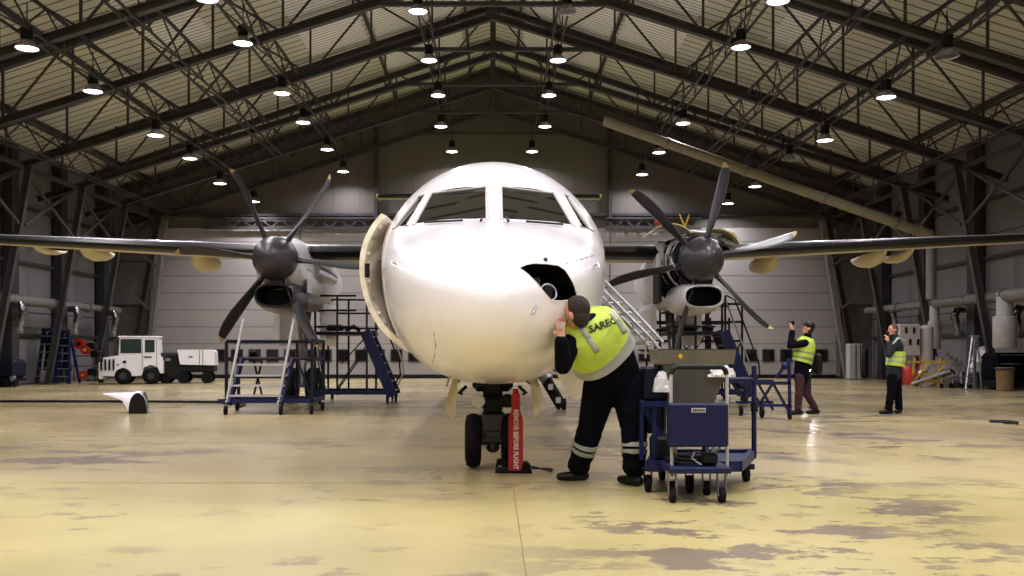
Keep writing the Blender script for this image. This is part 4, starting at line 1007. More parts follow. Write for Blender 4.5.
for i, py in enumerate((396, 386, 376, 365)):
    f = (Z(py) - .2) / (z1 - .2); y = d + .03 + .5 * f; mb = MB(); mb.box(((X(228) + X(280)) / 2 + .1 * f, y, Z(py)), (1.02, .2, .035)); obj('tread', mb, M_white2, T)
for a, b in (((X(236), d + 1.28, z1), (X(246), d + 1.28, zb)), ((X(236), d + 1.28, zb), (X(246), d + 1.28, z1)), ((X(296), d + .12, z1), (X(311), d + .12, zb))):
    mb = MB(); mb.bar(a, b, .035, .035); obj('brace', mb, M_bluedk, T)
for x, y in ((X(226), d - .02), (X(281), d - .02), (x2, d + .05), (x0, d + 1.2), (x2, d + 1.2)): caster(T, x, y, .085, M_bluedk, .23)

# ---- tall stair dock on the left, and a like one on the right
d = 21.6
def dock():
    T = thing('stair_dock', 'tall blue docking stand with steep stair between left propeller and nose', 'docking stand', (gx(345, d), d, 0), group='tall blue docking stands')
    xa, xb = gx(316, d), gx(370, d); zd = gz(332, d); zr = gz(296, d); ya, yb = d - .1, d + 1.6
    mb = MB(); mb.box(((xa + xb) / 2, (ya + yb) / 2, zd - .03), (xb - xa, yb - ya, .08), bev=.01); obj('deck', mb, M_bluedk, T)
    for x in (xa, gx(338, d), xb - .06):
        for y in (ya, yb): mb = MB(); mb.bar((x, y, .2), (x, y, zr), .045, .045); obj('post', mb, M_bluedk, T)
    for z in (zr, (zr + zd) / 2 + .08, zd + .12):
        for a, b in (((xa, ya), (xb - .3, ya)), ((xa, ya), (xa, yb)), ((xa, yb), (xb, yb))):
            mb = MB(); mb.tube([(*a, z), (*b, z)], .024, 8); obj('guard_rail', mb, M_bluedk, T, 40)
    for a, b in (((xa, ya, .25), (gx(410, d) - .4, ya, .25)), ((xa, yb, .25), (gx(410, d) - .4, yb, .25)), ((xa, ya, .25), (xa, yb, .25)), ((gx(388, d), ya, .25), (gx(388, d), yb, .25))):
        mb = MB(); mb.bar(a, b, .06, .08); obj('base_rail', mb, M_blue, T)
    for a, b in (((xa, ya, zd), (xa + .25, ya, .25)), ((xa + .2, yb, .25), (xb - .1, yb, zd)), ((gx(338, d), ya, .3), (gx(362, d), ya, 1.1)), ((gx(330, d), yb, .9), (gx(360, d), yb, zd)), ((xa + .2, ya, .25), (xa, ya, zd - .3))):
        mb = MB(); mb.tube([a, b], .018, 6); obj('brace', mb, M_bluedk, T)
    for y in (ya - .05, ya + .75):
        mb = MB(); mb.bar((xb - .1, y, zd + .02), (gx(393, d), y, .18), .05, .24, up=(1, 0, 0)); obj('stringer', mb, M_blue, T)
        mb = MB(); mb.tube([(xb - .05, y, zr), (xb + .15, y, zr - .1), (gx(400, d), y, .95), (gx(401, d), y, .7), (gx(395, d), y, .4)], .02, 8); obj('stair_handrail', mb, M_white2 if y > ya else M_bluedk, T, 40)
    for i in range(7):
        f = (i + .5) / 7; mb = MB(); mb.box(((xb - .1) * (1 - f) + gx(393, d) * f, ya + .35, zd * (1 - f) + .2 * f), (.2, .74, .03)); obj('tread', mb, M_steel, T)
    for x, y in ((gx(388, d), ya), (gx(393, d), ya + .75), (xa + .1, ya), (xa + .1, yb), (gx(385, d), yb)): caster(T, x, y, .1, M_bluedk, .24)
    mb = MB(); mb.box((gx(334, d), ya + .3, zd + .1), (.4, .25, .14), bev=.04); mb.tube([(gx(344, d), ya + .3, zd + .06), (gx(352, d), ya + .4, zd + .14), (gx(358, d), ya + .3, zd + .05)], .05, 8); obj('tool_roll', mb, M_black, T)
    return T
T = dock()
T2 = dup(T, (T.location.x + 8.26, T.location.y - .1, 0), label='tall blue docking stand with steep stair beyond the right propeller', group='tall blue docking stands')
# platform under the right nacelle
d2 = 23.9
T = thing('engine_stand', 'blue railed engine stand directly under the right engine', 'engine stand', (gx(688, d2), d2 + .4, 0))
for px in (655, 680, 706, 722, 742):
    for y in (d2, d2 + 1.3): mb = MB(); mb.bar((gx(px, d2), y, .05), (gx(px, d2), y, gz(316 if px > 700 else 312, d2)), .05, .05); obj('post', mb, M_bluedk, T)
for py in (304, 322, 341):
    for y in (d2, d2 + 1.3): mb = MB(); mb.bar((gx(655 if py > 310 else 706, d2), y, gz(py, d2)), (gx(742, d2), y, gz(py, d2)), .05, .06); obj('rail', mb, M_bluedk, T)
for px in (706, 722, 742): mb = MB(); mb.bar((gx(px, d2), d2, gz(318, d2)), (gx(px, d2), d2, gz(303, d2)), .045, .045); obj('rail_post', mb, M_bluedk, T)
mb = MB(); mb.box((gx(682, d2), d2 + .65, gz(330, d2)), (gx(710, d2) - gx(655, d2), 1.3, .08)); obj('deck', mb, M_blue, T)
for a, b in ((655, 680), (680, 706), (742, 722)): mb = MB(); mb.bar((gx(a, d2), d2, gz(341, d2)), (gx(b, d2), d2, gz(376, d2)), .04, .04); obj('brace', mb, M_bluedk, T)

# ---- low trestle between the carts and the photographer
d = 16.6
T = thing('trestle', 'low blue trestle frame on small wheels standing before the tall photographer', 'trestle', (gx(772, d), d, 0))
xa, xb = gx(756, d), gx(790, d); zt = gz(383, d)
for y in (d, d + 1.0):
    mb = MB(); mb.bar((xa - .3, y, zt), (xb, y, zt), .05, .06); obj('top_rail', mb, M_blue, T)
    mb = MB(); mb.bar((xa - .1, y, .25), (xb, y, .25), .05, .05); obj('base_rail', mb, M_blue, T)
    for a, b in (((xa + .05, .25), (xa + .3, zt)), ((xb, .1), (xa + .3, zt)), ((xa - .2, zt), (xa + .1, .25))):
        mb = MB(); mb.bar((a[0], y, a[1]), (b[0], y, b[1]), .04, .04); obj('leg', mb, M_bluedk, T)
mb = MB(); mb.bar((xb, d, .08), (xb - .02, d, gz(358, d)), .05, .05); obj('upright', mb, M_blue, T)
mb = MB(); mb.bar((xb - .02, d, gz(360, d)), (gx(776, d), d, gz(378, d)), .045, .045); mb.ball((gx(785, d), d, gz(366, d)), .07, 8); obj('jack_arm', mb, M_blue, T)
for y in (d, d + 1.0):
    mb = MB(); mb.bar((xa - .3, d, zt), (xa - .3, d + 1, zt), .05, .05)
caster(T, gx(770, d), d + .5, .1, M_bluedk, .25); caster(T, xb, d + .02, .06, M_bluedk, .12); caster(T, xa, d + 1, .09, M_bluedk, .23)

# ---- front trolley with the white hoop
d = 7.55; X = lambda px, dd=7.55: gx(px, dd); Z = lambda py, dd=7.55: gz(py, dd)
T = thing('hoop_trolley', 'small blue trolley with white tube hoop and dark padded grip, nearest the viewer', 'trolley', (X(697), d + .2, 0))
xl, xr = X(672), X(727); top = Z(367)
for y, tp in ((d, top),):
    mb = MB(); mb.tube([(xl, y, .2), (xl - .005, y + .02, top - .09), (xl + .01, y + .02, top - .03), (xl + .05, y + .02, top)], .014, 10); obj('hoop_tube', mb, M_white2, T, 40)
    mb = MB(); mb.tube([(xr, y, .2), (xr + .005, y + .02, top - .09), (xr - .01, y + .02, top - .03), (xr - .05, y + .02, top)], .014, 10); obj('hoop_tube', mb, M_white2, T, 40)
    mb = MB(); mb.tube([(xl + .0, y + .02, top - .06), (xl + .01, y + .02, top - .025), (xl + .04, y + .02, top), (xr - .04, y + .02, top), (xr - .01, y + .02, top - .025), (xr, y + .02, top - .06)], .022, 12); obj('padded_grip', mb, M_black, T, 40)
mb = MB(); mb.box(((X(667) + X(726)) / 2, d - .03, (Z(403) + Z(446)) / 2), (X(726) - X(667), .12, Z(403) - Z(446)), bev=.012); pb = obj('front_panel', mb, mat('royal blue panel', (3, 8, 58), .5, spec=.35), T)
mb = MB(); mb.box((X(696), d - .093, Z(409.5)), (.115, .006, .036)); lb = obj('name_plate', mb, M_white2, T)
for i in range(6):
    mb = MB(); mb.box((X(696) - .042 + i * .017, d - .0975, Z(409.5)), (.011, .002, .018)); obj('letter_block', mb, M_bluedk, lb)
mb = MB(); mb.box((X(697), d + .12, .265), (.5, .5, .05), bev=.008); obj('base_frame', mb, M_blue, T)
mb = MB(); mb.box((X(697), d + .24, .3), (.42, .14, .05)); obj('rear_shelf', mb, M_bluedk, T)
for a, b in (((xl, d, .48), (xl + .14, d + .3, .25)), ((xr, d, .5), (xr - .14, d + .3, .25))): mb = MB(); mb.tube([a, b], .012, 8); obj('stay', mb, M_white2, T, 40)
for px in (671, 720): caster(T, X(px), d - .06, .06, M_steel, .24)
for px in (680, 716): caster(T, X(px), d + .33, .06, M_steel, .24)
mb = MB(); 
for i in range(3): mb.tube([(X(690) + .11 * math.cos(t) + i * .02, d + .08 + .08 * math.sin(t), .31 + i * .028) for t in [2 * PI * k / 14 for k in range(15)]], .014, 8)
tag(obj('coiled_hose', mb, M_black, None, 40), 'coil of black hose lying on the hoop trolley behind its blue panel', 'hose')
mb = MB(); mb.box((X(709), d + .02, .345), (.14, .1, .1), bev=.02); cn = obj('oil_can', mb, M_black, None); tag(cn, 'black can standing on the right of the hoop trolley base', 'can')
mb = MB(); mb.tube([(X(700), d - .0, .4), (X(694), d - .02, .4), (X(691), d - .02, .35), (X(700), d - .02, .3)], .01, 6)
obj('spout', mb, M_alu, cn, 40)

# ---- long blue frame cart behind it
d = 8.75
T = thing('frame_cart', 'long blue frame cart with tall handle frame, behind the hoop trolley', 'cart', (gx(705, 8.4), 8.4, 0))
x0, x1 = gx(646, 8.1), gx(757, d)
dk = [(gx(645, 8.1), 7.95), (gx(735, 8.1), 7.95), (x1, d + .15), (x0 + .24, d + .15)]
mb = MB(); mb.prism(dk, 'z', .2, .25); obj('deck', mb, M_blue, T)
for i in range(4):
    a, b = dk[i], dk[(i + 1) % 4]; mb = MB(); mb.bar((*a, .235), (*b, .235), .05, .09); obj('deck_rim', mb, M_blue, T)
xr0 = gx(707, d); zt = gz(380, d)
for a, b in (((xr0, zt), (x1, zt)), ((x1, zt), (x1, .2)), ((xr0, zt), (xr0, .25)), ((x1, zt), (x1, gz(366, d)))):
    mb = MB(); mb.tube([(a[0], d + .1, a[1]), (b[0], d + .1, b[1])], .024, 10); obj('handle_frame', mb, M_blue, T, 40)
mb = MB(); mb.bar((gx(700, d), d + .1, gz(468, d)), (x1, d + .1, gz(468, d)), .05, .05); obj('foot_rail', mb, M_blue, T)
mb = MB(); mb.tube([(x1 - .005, d + .07, gz(402, d)), (x1 - .005, d + .07, gz(412, d))], .035, 10); obj('hinge_clamp', mb, M_bluedk, T, 40)
dl = 8.0
for a, b in (((gx(643, dl), dl, gz(404, dl)), (gx(668, dl), dl + .02, gz(404, dl))), ((gx(643, dl), dl, gz(404, dl)), (gx(643, dl) + .03, dl + .28, gz(404, dl))), ((gx(655, dl), dl + .05, gz(404, dl)), (gx(655, dl), dl + .05, .25)), ((gx(643, dl) + .03, dl + .28, gz(404, dl)), (gx(643, dl) + .03, dl + .28, .25)), ((gx(648, dl), dl + .4, gz(404, dl)), (gx(668, dl), dl + .3, gz(440, dl)))):
    mb = MB(); mb.bar(a, b, .035, .045); obj('side_frame', mb, M_blue, T)
caster(T, gx(648, 8.05), 8.05, .075, M_bluedk, .2); caster(T, gx(746, 8.7), 8.7, .075, M_bluedk, .2); caster(T, gx(690, 8.0), 8.02, .075, M_bluedk, .2); caster(T, gx(662, 8.8), 8.8, .075, M_bluedk, .2)
# stainless hopper on the frame cart
d = 8.35
T = thing('steel_hopper', 'stainless steel drip hopper with wide flat top tray on the blue frame cart', 'hopper', (gx(690, d), d, .25))
zt, zm, zb_ = gz(349, d), gz(364, d), gz(402, d)
def rr4(x0, x1, y0, y1, z): return [V3(x0, y0, z), V3(x1, y0, z), V3(x1, y1, z), V3(x0, y1, z)]
xa, xb = gx(654, d), gx(732, d)
mb = MB(); mb.loft([rr4(xa + .015, xb - .015, d - .13, d + .25, zm), rr4(xa, xb, d - .15, d + .27, zt - .01), rr4(xa, xb, d - .15, d + .27, zt), rr4(xa + .02, xb - .02, d - .13, d + .25, zt), rr4(xa + .035, xb - .035, d - .11, d + .23, zm + .02)]); obj('tray', mb, M_chrome, T)
mb = MB(); mb.loft([rr4(gx(672, d), gx(708, d), d - .08, d + .2, .5), rr4(gx(670, d), gx(712, d), d - .09, d + .2, zb_), rr4(gx(660, d), gx(726, d), d - .12, d + .24, zm)]); obj('funnel_body', mb, mat('brushed steel', (86, 84, 84), .45, .6, .2, 4), T)
for px in (668, 712):
    for y in (d - .05, d + .18): mb = MB(); mb.bar((gx(px, d), y, .25), (gx(px, d), y, .9), .03, .03); obj('leg', mb, M_steel, T)
mb = MB(); mb.box((gx(677, d), d - .153, gz(356, d)), (.035, .006, .035), Matrix.Rotation(R(45), 3, 'Y')); obj('warning_sticker', mb, M_yel, T)
def crumple(name, label, c, r, seed, cat='bag'):
    random.seed(seed); mb = MB(); n = 10; rings = []
    for i in range(1, n):
        a = PI * i / n; rings.append([Vector(c) + Vector((r[0] * math.sin(a) * math.cos(t), r[1] * math.sin(a) * math.sin(t), -r[2] * math.cos(a))) * random.uniform(.8, 1.15) - Vector(c) * (0) for t in [2 * PI * j / 14 for j in range(14)]])
    V = []
    for ring in rings: V.append([Vector(c) + (p - Vector(c)) for p in ring])
    mb.loft(V); return tag(obj(name, mb, M_film, None, 25), label, cat)
def heap(name, label, c, r, seed, m, cat, group=None):
    random.seed(seed); mb = MB(); rings = []
    for i in range(9):
        a = PI / 2 * i / 8.3; ring = []
        for j in range(18):
            t = 2 * PI * j / 18; k = random.uniform(.82, 1.14)
            ring.append(Vector(c) + Vector((r[0] * math.cos(a) * math.cos(t) * k, r[1] * math.cos(a) * math.sin(t) * k, r[2] * math.sin(a) * (k if i else 0))))
        rings.append(ring)
    mb.loft(rings); return tag(obj(name, mb, m, None, 25), label, cat, group)
heap('plastic_bag', 'crumpled clear plastic bag stuffed at the left end of the steel tray', at(662, 392, 8.2), (.08, .06, .17), 4, M_film, 'bag')
heap('plastic_bag', 'crumpled white plastic bag hanging at the right end of the steel tray', at(722, 377, 8.2), (.12, .05, .1), 5, M_film, 'bag')
mb = MB(); mb.box((gx(653, 8.5), 8.5, gz(383, 8.5)), (.22, .3, .3), bev=.02); tb = obj('tool_box', mb, M_bluedk, None); tag(tb, 'dark blue tool box wedged left of the steel hopper on the frame cart', 'tool box')
mb = MB(); mb.box((gx(653, 8.5), 8.5, gz(402, 8.5)-.1), (.16, .22, .36), bev=.02); obj('pedestal', mb, M_bluedk, tb)
mb = MB(); mb.box((gx(664, 8.25), 8.3, .36), (.2, .3, .22), bev=.03); tag(obj('battery_pack', mb, M_black, None), 'black battery pack low on the left end of the frame cart', 'battery')

# ---- red sleeve with lettering, chocks
d = 9.28
T = thing('warning_sleeve', 'tall red sleeve with white vertical lettering standing before the right nose wheel', 'warning sleeve', (gx(516, d), d, 0))
xa, xb = gx(508.5, d), gx(523, d); z0, z1, z2 = .03, gz(412, d), gz(394, d)
P = [(xa, z0), (xb, z0), (xb, z1 - .06), (xb - .03, z1 + .02), (xb - .03, z2), (xa + .03, z2), (xa + .03, z1 + .02), (xa, z1 - .06)]
mb = MB(); mb.prism(P, 'y', d - .025, d + .025); obj('sleeve', mb, M_red, T)
lettering('sleeve_lettering', 'REMOVE BEFORE FLIGHT', .067, ((xa + xb) / 2, d - .026, (z0 + z1) / 2 + .02), (0, 0, -1), (1, 0, 0), M_text, T, None, .002, .002, .8)
mb = MB(); mb.box((gx(513, d), d + .06, .03), (.34, .16, .06), bev=.015); obj('foot', mb, M_black, T)
mb = MB(); mb.tube([((xa + xb) / 2, d + .02, z2 - .02), ((xa + xb) / 2, d + .03, z2 + .05)], .03, 8); obj('collar', mb, M_red, T, 40)
T = thing('wheel_chock', 'black rubber chock on the floor right of the red sleeve, with a cord loop', 'chock', (gx(528, 9.3), 9.3, 0))
mb = MB(); mb.prism([(gx(520, d), .0), (gx(532, d), .0), (gx(531, d), .07), (gx(528, d), .11), (gx(523, d), .11)], 'y', 9.25, 9.4); obj('wedge', mb, M_tyre, T)
mb = MB(); mb.tube([(gx(532, d), 9.32, .06), (gx(541, d), 9.25, .05), (gx(551, d), 9.3, .02), (gx(554, d), 9.42, .02), (gx(548, d), 9.5, .02), (gx(533, d), 9.42, .03)], .01, 6); obj('cord', mb, M_black, T, 40)
T = thing('wheel_chock', 'black rubber chock in front of the nose wheels, left of the red sleeve', 'chock', (gx(500, 9.35), 9.35, 0))
mb = MB(); mb.prism([(gx(495, d), .0), (gx(507, d), .0), (gx(506, d), .1), (gx(502, d), .14), (gx(497, d), .13)], 'y', 9.3, 9.41); obj('wedge', mb, M_tyre, T)
mb = MB(); mb.tube([(gx(500, d), 9.29, .06), (gx(500, d), 9.31, .06)], .02, 8); obj('rope_eye', mb, M_steel, T)
# two more behind the left main wheels
T = thing('cylinder_cart', 'black and silver bottle cart leaning behind the nose gear', 'cart', (gx(556, 19.5), 19.5, 0))
mb = MB(); mb.bar(at(545, 378, 19.5), at(562, 407, 19.3), .13, .2); obj('bottle', mb, M_black, T)
mb = MB(); mb.tube([at(543, 374, 19.5), at(548, 380, 19.45)], .14, 10); obj('valve_head', mb, M_steel, T, 40)
for f in (.3, .75): 
    p = at(545, 378, 19.5).lerp(at(562, 407, 19.3), f); mb = MB(); mb.box(p - V3(0, .16, 0), (.1, .03, .12)); obj('label_plate', mb, M_white2, T)
mb = MB(); mb.lathe([(.02, -.04), (.12, -.04), (.12, .04), (.02, .04)], (gx(564, 19.3), 19.3, .12), 'x', 16); obj('wheel', mb, M_tyre, T, 40)

# ---- white fairing lying on the floor, cable behind it
d = 18.3
T = thing('engine_fairing', 'white pointed fairing piece with black open end lying on the floor', 'fairing', (gx(135, d), d, 0))
rr_ = []
for (x, r_) in ((.0, .235), (-.06, .25), (-.16, .235), (-.35, .175), (-.55, .1), (-.8, .02)):
    ring = []
    for j in range(17):
        t = PI * j / 16; ring.append(V3(gx(142, d) + x * 1.0, d + (r_ + .003) * math.cos(t) * .9 - .12 * x, max(.002, (r_ * 1.75 + .003) * math.sin(t) - 0) if x > -.3 else .0 + .42 * (1 + x * .1) - .0 + (r_ * 1.75) * (math.sin(t) - 1) * .5))
    rr_.append(ring)
mb = MB(); mb.loft(rr_, True); obj('shell', mb, M_twhite, T, 50)
ring = lambda dx, k: [V3(gx(142, d) + dx, d + .235 * k * math.cos(PI * j / 16) * .9, max(.004, .412 * k * math.sin(PI * j / 16))) for j in range(17)]
mb = MB(); mb.loft([ring(.004, 1.04), ring(.05, 1.02)], True); obj('edge_seal', mb, M_steel, T)
# black opening turned towards the viewer
P = [(gx(134, d), .004)] + [(gx(134 + 9 - 9 * math.cos(PI * k / 14), d), .004 + .4 * math.sin(PI * k / 14) ** .8) for k in range(1, 14)] + [(gx(152, d), .004)]
mb = MB(); mb.prism(P, 'y', d - .27, d - .2); obj('open_end', mb, M_dark, T)
mb = MB(); mb.tube([V3(a, d - .25, b) for a, b in P], .012, 6); obj('rim', mb, M_alu, T, 40)
mb = MB(); mb.tube([(-14, 22.2, .03), (-11.4, 22.0, .03), (-9, 22.0, .03), (-7, 21.9, .03), (-6.5, 21.8, .03), (-5.6, 21.0, .03), (-5.4, 19.6, .03)], .03, 8)
tag(obj('power_cable', mb, M_black, None, 40), 'long black cable lying across the floor at the left, behind the white fairing', 'cable')
mb = MB(); mb.tube([(gx(1004, 15.5), 15.5, .03), (gx(1014, 15.4), 15.3, .04), (gx(1024, 15.3), 15.5, .03), (gx(1035, 15), 15.7, .03), (gx(1016, 15), 15.8, .03)], .025, 8)
tag(obj('floor_hose', mb, M_black, None, 40), 'short black hose end on the bare floor at the right edge', 'hose')

# ---- white tug
d = 34.6
T = thing('baggage_tug', 'small white cab tug with square windows by the left wall', 'tug', (gx(134, d), d, 0)); T.rotation_euler.z = R(14)
local(T); s_ = 1.0
L0, L1 = -.98, 1.08; W2 = .6
side = [(L0, .32), (L0, .98), (-.45, 1.06), (-.42, 1.72), (.92, 1.72), (.96, 1.02), (L1, .98), (L1, .4), (.98, .4), (.9, .62), (.66, .72), (.42, .62), (.34, .32), (-.02, .3), (-.1, .52), (-.3, .62), (-.52, .52), (-.6, .3)]
mb = MB(); mb.prism(side, 'y', -W2, W2); obj('body', mb, M_twhite, T)
mb = MB(); mb.box((.25, 0, 1.74), (1.44, 1.26, .06), bev=.02); obj('cab_roof', mb, M_twhite, T)
mb = MB(); mb.box((-.03, -W2 - .005, 1.4), (.72, .03, .52), bev=.01); obj('side_window', mb, mat('tug glass', (40, 56, 54), .08), T)
mb = MB(); mb.box((.62, -W2 - .005, 1.4), (.34, .03, .46), bev=.01); obj('door_window', mb, mat('tug glass', (40, 56, 54), .08), T)
mb = MB(); mb.box((-.44, 0, 1.4), (.03, 1.02, .46), bev=.01); obj('windscreen', mb, M_glass, T)
for x in (.36, .86): mb = MB(); mb.box((x, -W2 - .006, 1.1), (.015, .01, 1.1)); obj('door_seam', mb, M_spin, T)
for x in (-.3, .66):
    for y in (-W2 + .02, W2 - .02):
        mb = MB(); mb.lathe([(.12, -.09), (.24, -.1), (.29, -.07), (.3, 0), (.29, .07), (.24, .1), (.12, .09)], (x, y, .3), 'y', 24); w = obj('wheel', mb, M_tyre, T, 40)
        mb = MB(); mb.lathe([(.14, 0), (.13, .1), (.02, .11)], (x, y - .0, .3), 'y', 16); mb.lathe([(.14, 0), (.13, -.1), (.02, -.11)], (x, y, .3), 'y', 16); obj('wheel_rim', mb, M_spin, w, 40)
mb = MB(); mb.box((-1.06, 0, .5), (.18, 1.1, .62), bev=.03); b = obj('front_bumper', mb, M_twhite, T)
for i in range(4): mb = MB(); mb.box((-.62 - .14 * i + .0, -W2 - .03, .72), (.06, .05, .4)); obj('grille_slot', mb, M_dark, b)
mb = MB(); mb.box((-1.1, -.3, .3), (.16, .3, .5), bev=.04); obj('tow_pad', mb, M_black, T)
mb = MB(); mb.box((-.25, -W2 - .01, .82), (.12, .02, .1), bev=.01); obj('side_lamp', mb, M_black, T)
mb = MB(); mb.box((-.48, -W2 - .01, .72), (.07, .02, .06)); obj('marker_lamp', mb, M_redp, T)
mb = MB(); mb.box((1.1, -.5, .95), (.1, .2, .14), bev=.03); obj('rear_light', mb, M_black, T)
mb = MB(); mb.box((.55, -W2 - .01, 1.0), (.28, .012, .04)); obj('lettering_strip', mb, M_spin, T)

# ---- ground power unit / trailer behind the tug
d = 35.4
T = thing('ground_power_unit', 'black and white wheeled power unit with green pinstripes behind the tug', 'power unit', (gx(188, d), d, 0)); T.rotation_euler.z = R(10); local(T)
mb = MB(); mb.box((-.55, 0, .66), (.95, 1.1, 1.0), bev=.08); obj('front_housing', mb, M_black, T)
mb = MB(); mb.prism([(-.2, .72), (1.05, .68), (1.02, 1.2), (.95, 1.27), (-.3, 1.27)], 'y', -.6, .6); c = obj('white_canopy', mb, M_twhite, T)
for x in (.5, .62): mb = MB(); mb.box((x, -.605, .98), (.03, .012, .54)); obj('green_pinstripe', mb, M_grn, c)
mb = MB(); mb.box((.18, -.605, 1.0), (.14, .012, .05)); obj('logo_plate', mb, M_spin, c)
mb = MB(); mb.box((.35, 0, .55), (1.35, 1.05, .26), bev=.04); obj('chassis', mb, M_black, T)
for x in (-.75, -.1, .75):
    for y in (-.5, .5): mb = MB(); mb.lathe([(.08, -.07), (.2, -.08), (.22, 0), (.2, .08), (.08, .07)], (x, y, .22), 'y', 20); obj('wheel', mb, M_tyre, T, 40)
mb = MB(); mb.box((-.65, -.56, .9), (.2, .02, .1)); mb.ball((-.85, -.56, .6), (.03, .02, .06), 6); obj('door_catch', mb, M_steel, T)
# ================================================================== ALONG THE WALLS
def frame_stand(name, label, cat, px0, px1, py0, py1, d, m, kind=0, group=None):
    """folded ladder stand: two rails, rungs, a raised stay and feet"""
    xa, xb = gx(px0, d), gx(px1, d); zt = gz(py0, d); T = thing(name, label, cat, ((xa + xb) / 2, d, 0), group=group)
    for x in (xa, xb):
        mb = MB(); mb.bar((x, d, .03), (x * .5 + (xa + xb) * .25, d + .25, zt), .09, .14); obj('rail', mb, m, T)
        mb = MB(); mb.bar((x, d + .9, .03), (x * .5 + (xa + xb) * .25, d + .3, zt - .1), .07, .07); obj('rear_leg', mb, m, T)
    n = 6
    for i in range(n):
        f = (i + 1) / (n + 1); w = (xb - xa) * (1 - .5 * f); mb = MB(); mb.box(((xa + xb) / 2, d + .25 * f, zt * f), (w, .2, .04)); obj('step', mb, M_steel, T)
    if m is M_blue:
        mb = MB(); mb.prism([(xa + .05, .5), (xb - .05, .5), (xb * .6 + xa * .4, zt - .15), (xa * .6 + xb * .4, zt - .15)], 'y', d + .34, d + .36); obj('canvas_back', mb, M_bluedk, T)
    mb = MB(); mb.box(((xa + xb) / 2, d + .28, zt - .06), ((xb - xa) * .55, .4, .1)); obj('top_platform', mb, m, T)
    return T
frame_stand('folding_ladder', 'blue folding ladder stand at the left wall, taller and farther left of the pair', 'ladder', 37, 53, 328, 383, 34.2, M_blue, group='blue ladder stands')
frame_stand('folding_ladder', 'blue folding ladder stand at the left wall, right next to the red hose rack', 'ladder', 56, 69, 330, 383, 34.0, M_blue, group='blue ladder stands')
frame_stand('step_ladder', 'pale blue low step frame at the left wall between cart and ladders', 'ladder', 24, 35, 366, 384, 34.6, mat('pale blue paint', (86, 104, 150), .5))
T = thing('hose_rack', 'wheeled rack of red hose reels against the left wall beside the tug', 'hose rack', (gx(82, 35), 35, 0))
for px in (74, 92): mb = MB(); mb.bar((gx(px, 35), 35, .05), (gx(px, 35), 35.1, gz(350, 35)), .05, .06); obj('post', mb, M_steel, T)
for py in (356, 366, 378): mb = MB(); mb.bar((gx(72, 35), 35, gz(py, 35)), (gx(99, 35), 35, gz(py, 35)), .05, .05); obj('shelf_bar', mb, M_steel, T)
for px, py, r_ in ((80, 344, .2), (86, 350, .17), (84, 375, .15)):
    c = at(px, py, 34.9); mb = MB(); mb.lathe([(r_ * .5, -.12), (r_, -.12), (r_, -.08), (r_ * .75, -.07), (r_ * .75, .07), (r_, .08), (r_, .12), (r_ * .5, .12)], c, 'y', 18); rl = obj('hose_reel', mb, M_redp, T, 30)
    mb = MB(); mb.lathe([(r_ * .4, -.13), (.03, -.14)], c, 'y', 14); obj('reel_hub', mb, M_yel if r_ < .18 else M_black, rl)
for px, py in ((92, 346), (96, 354), (93, 372)): mb = MB(); mb.box(at(px, py, 35.1), (.35, .3, .26), bev=.05); obj('canister', mb, M_black, T)
T = thing('equipment_cart', 'dark blue covered wheeled cart at the far left edge by the wall', 'cart', (gx(8, 31.5), 31.5, 0))
mb = MB(); mb.box((gx(7, 31.5), 31.6, .62), (.9, .8, .66), bev=.12); obj('cover', mb, M_bluedk, T)
mb = MB(); mb.box((gx(7, 31.5), 31.6, .25), (.86, .7, .1)); obj('base', mb, M_black, T)
for px in (-2, 7, 16): mb = MB(); mb.lathe([(.03, -.04), (.12, -.04), (.13, 0), (.12, .04), (.03, .04)], (gx(px, 31.3), 31.25, .13), 'x', 16); obj('wheel', mb, M_tyre, T, 40)
mb = MB(); mb.box((gx(16, 31.5), 31.3, .3), (.18, .14, .2), bev=.03); obj('pump_head', mb, M_alu, T)
mb = MB(); mb.box((gx(30, 36), 36, gz(346, 36)), (.3, .04, .36)); mb.v = [v + V3(-.3, -1.0, 0) for v in mb.v]
tag(obj('wall_notice', mb, M_white2, None), 'small white notice hung on the left wall beside the ladder stands', 'notice')

# right side
T = thing('heater_cabinet', 'narrow white cabinet standing in the right back corner', 'cabinet', (gx(854, 39.5), 39.5, 0))
mb = MB(); mb.box((gx(854, 39.5), 39.5, .78), (.56, .4, 1.5), bev=.03); obj('case', mb, M_white2, T)
mb = MB(); mb.box((gx(854, 39.5), 39.29, .78), (.03, .02, 1.4)); obj('door_seam', mb, M_spin, T)
T = thing('hand_truck', 'black hand truck with a tall bottle next to the white corner cabinet', 'hand truck', (gx(865, 38.9), 38.9, 0))
mb = MB(); mb.cap((gx(865, 38.9), 38.9, .2), .14, (gx(865, 38.9), 38.9, 1.2), .13); obj('bottle', mb, M_black, T, 50)
mb = MB(); mb.tube([(gx(862, 38.9), 39, .1), (gx(862, 38.9), 39.1, 1.6), (gx(868, 38.9), 39.1, 1.6), (gx(868, 38.9), 39, .1)], .02, 6); obj('frame', mb, M_black, T)
d = 31.8
T = thing('test_rig', 'pale equipment rig of drums and panels behind the red-brown haired person', 'test rig', (gx(918, d), d + .5, 0))
mb = MB(); mb.box((gx(912, d), d + .4, gz(340, d)), (.75, .5, 1.1), bev=.04); obj('panel_case', mb, mat('pale panel', (176, 166, 166), .5), T)
for i in range(4): mb = MB(); mb.box((gx(908 + i * 4, d), d + .14, gz(330 + (i % 2) * 12, d)), (.08, .03, .2)); obj('louvre', mb, M_dark, T)
mb = MB(); mb.tube([(gx(932, d), d + .4, .5), (gx(932, d), d + .4, gz(328, d))], .22, 16); mb.ball((gx(932, d), d + .4, gz(328, d)), (.22, .22, .12), 10); obj('tank', mb, mat('pale panel', (176, 166, 166), .5), T, 40)
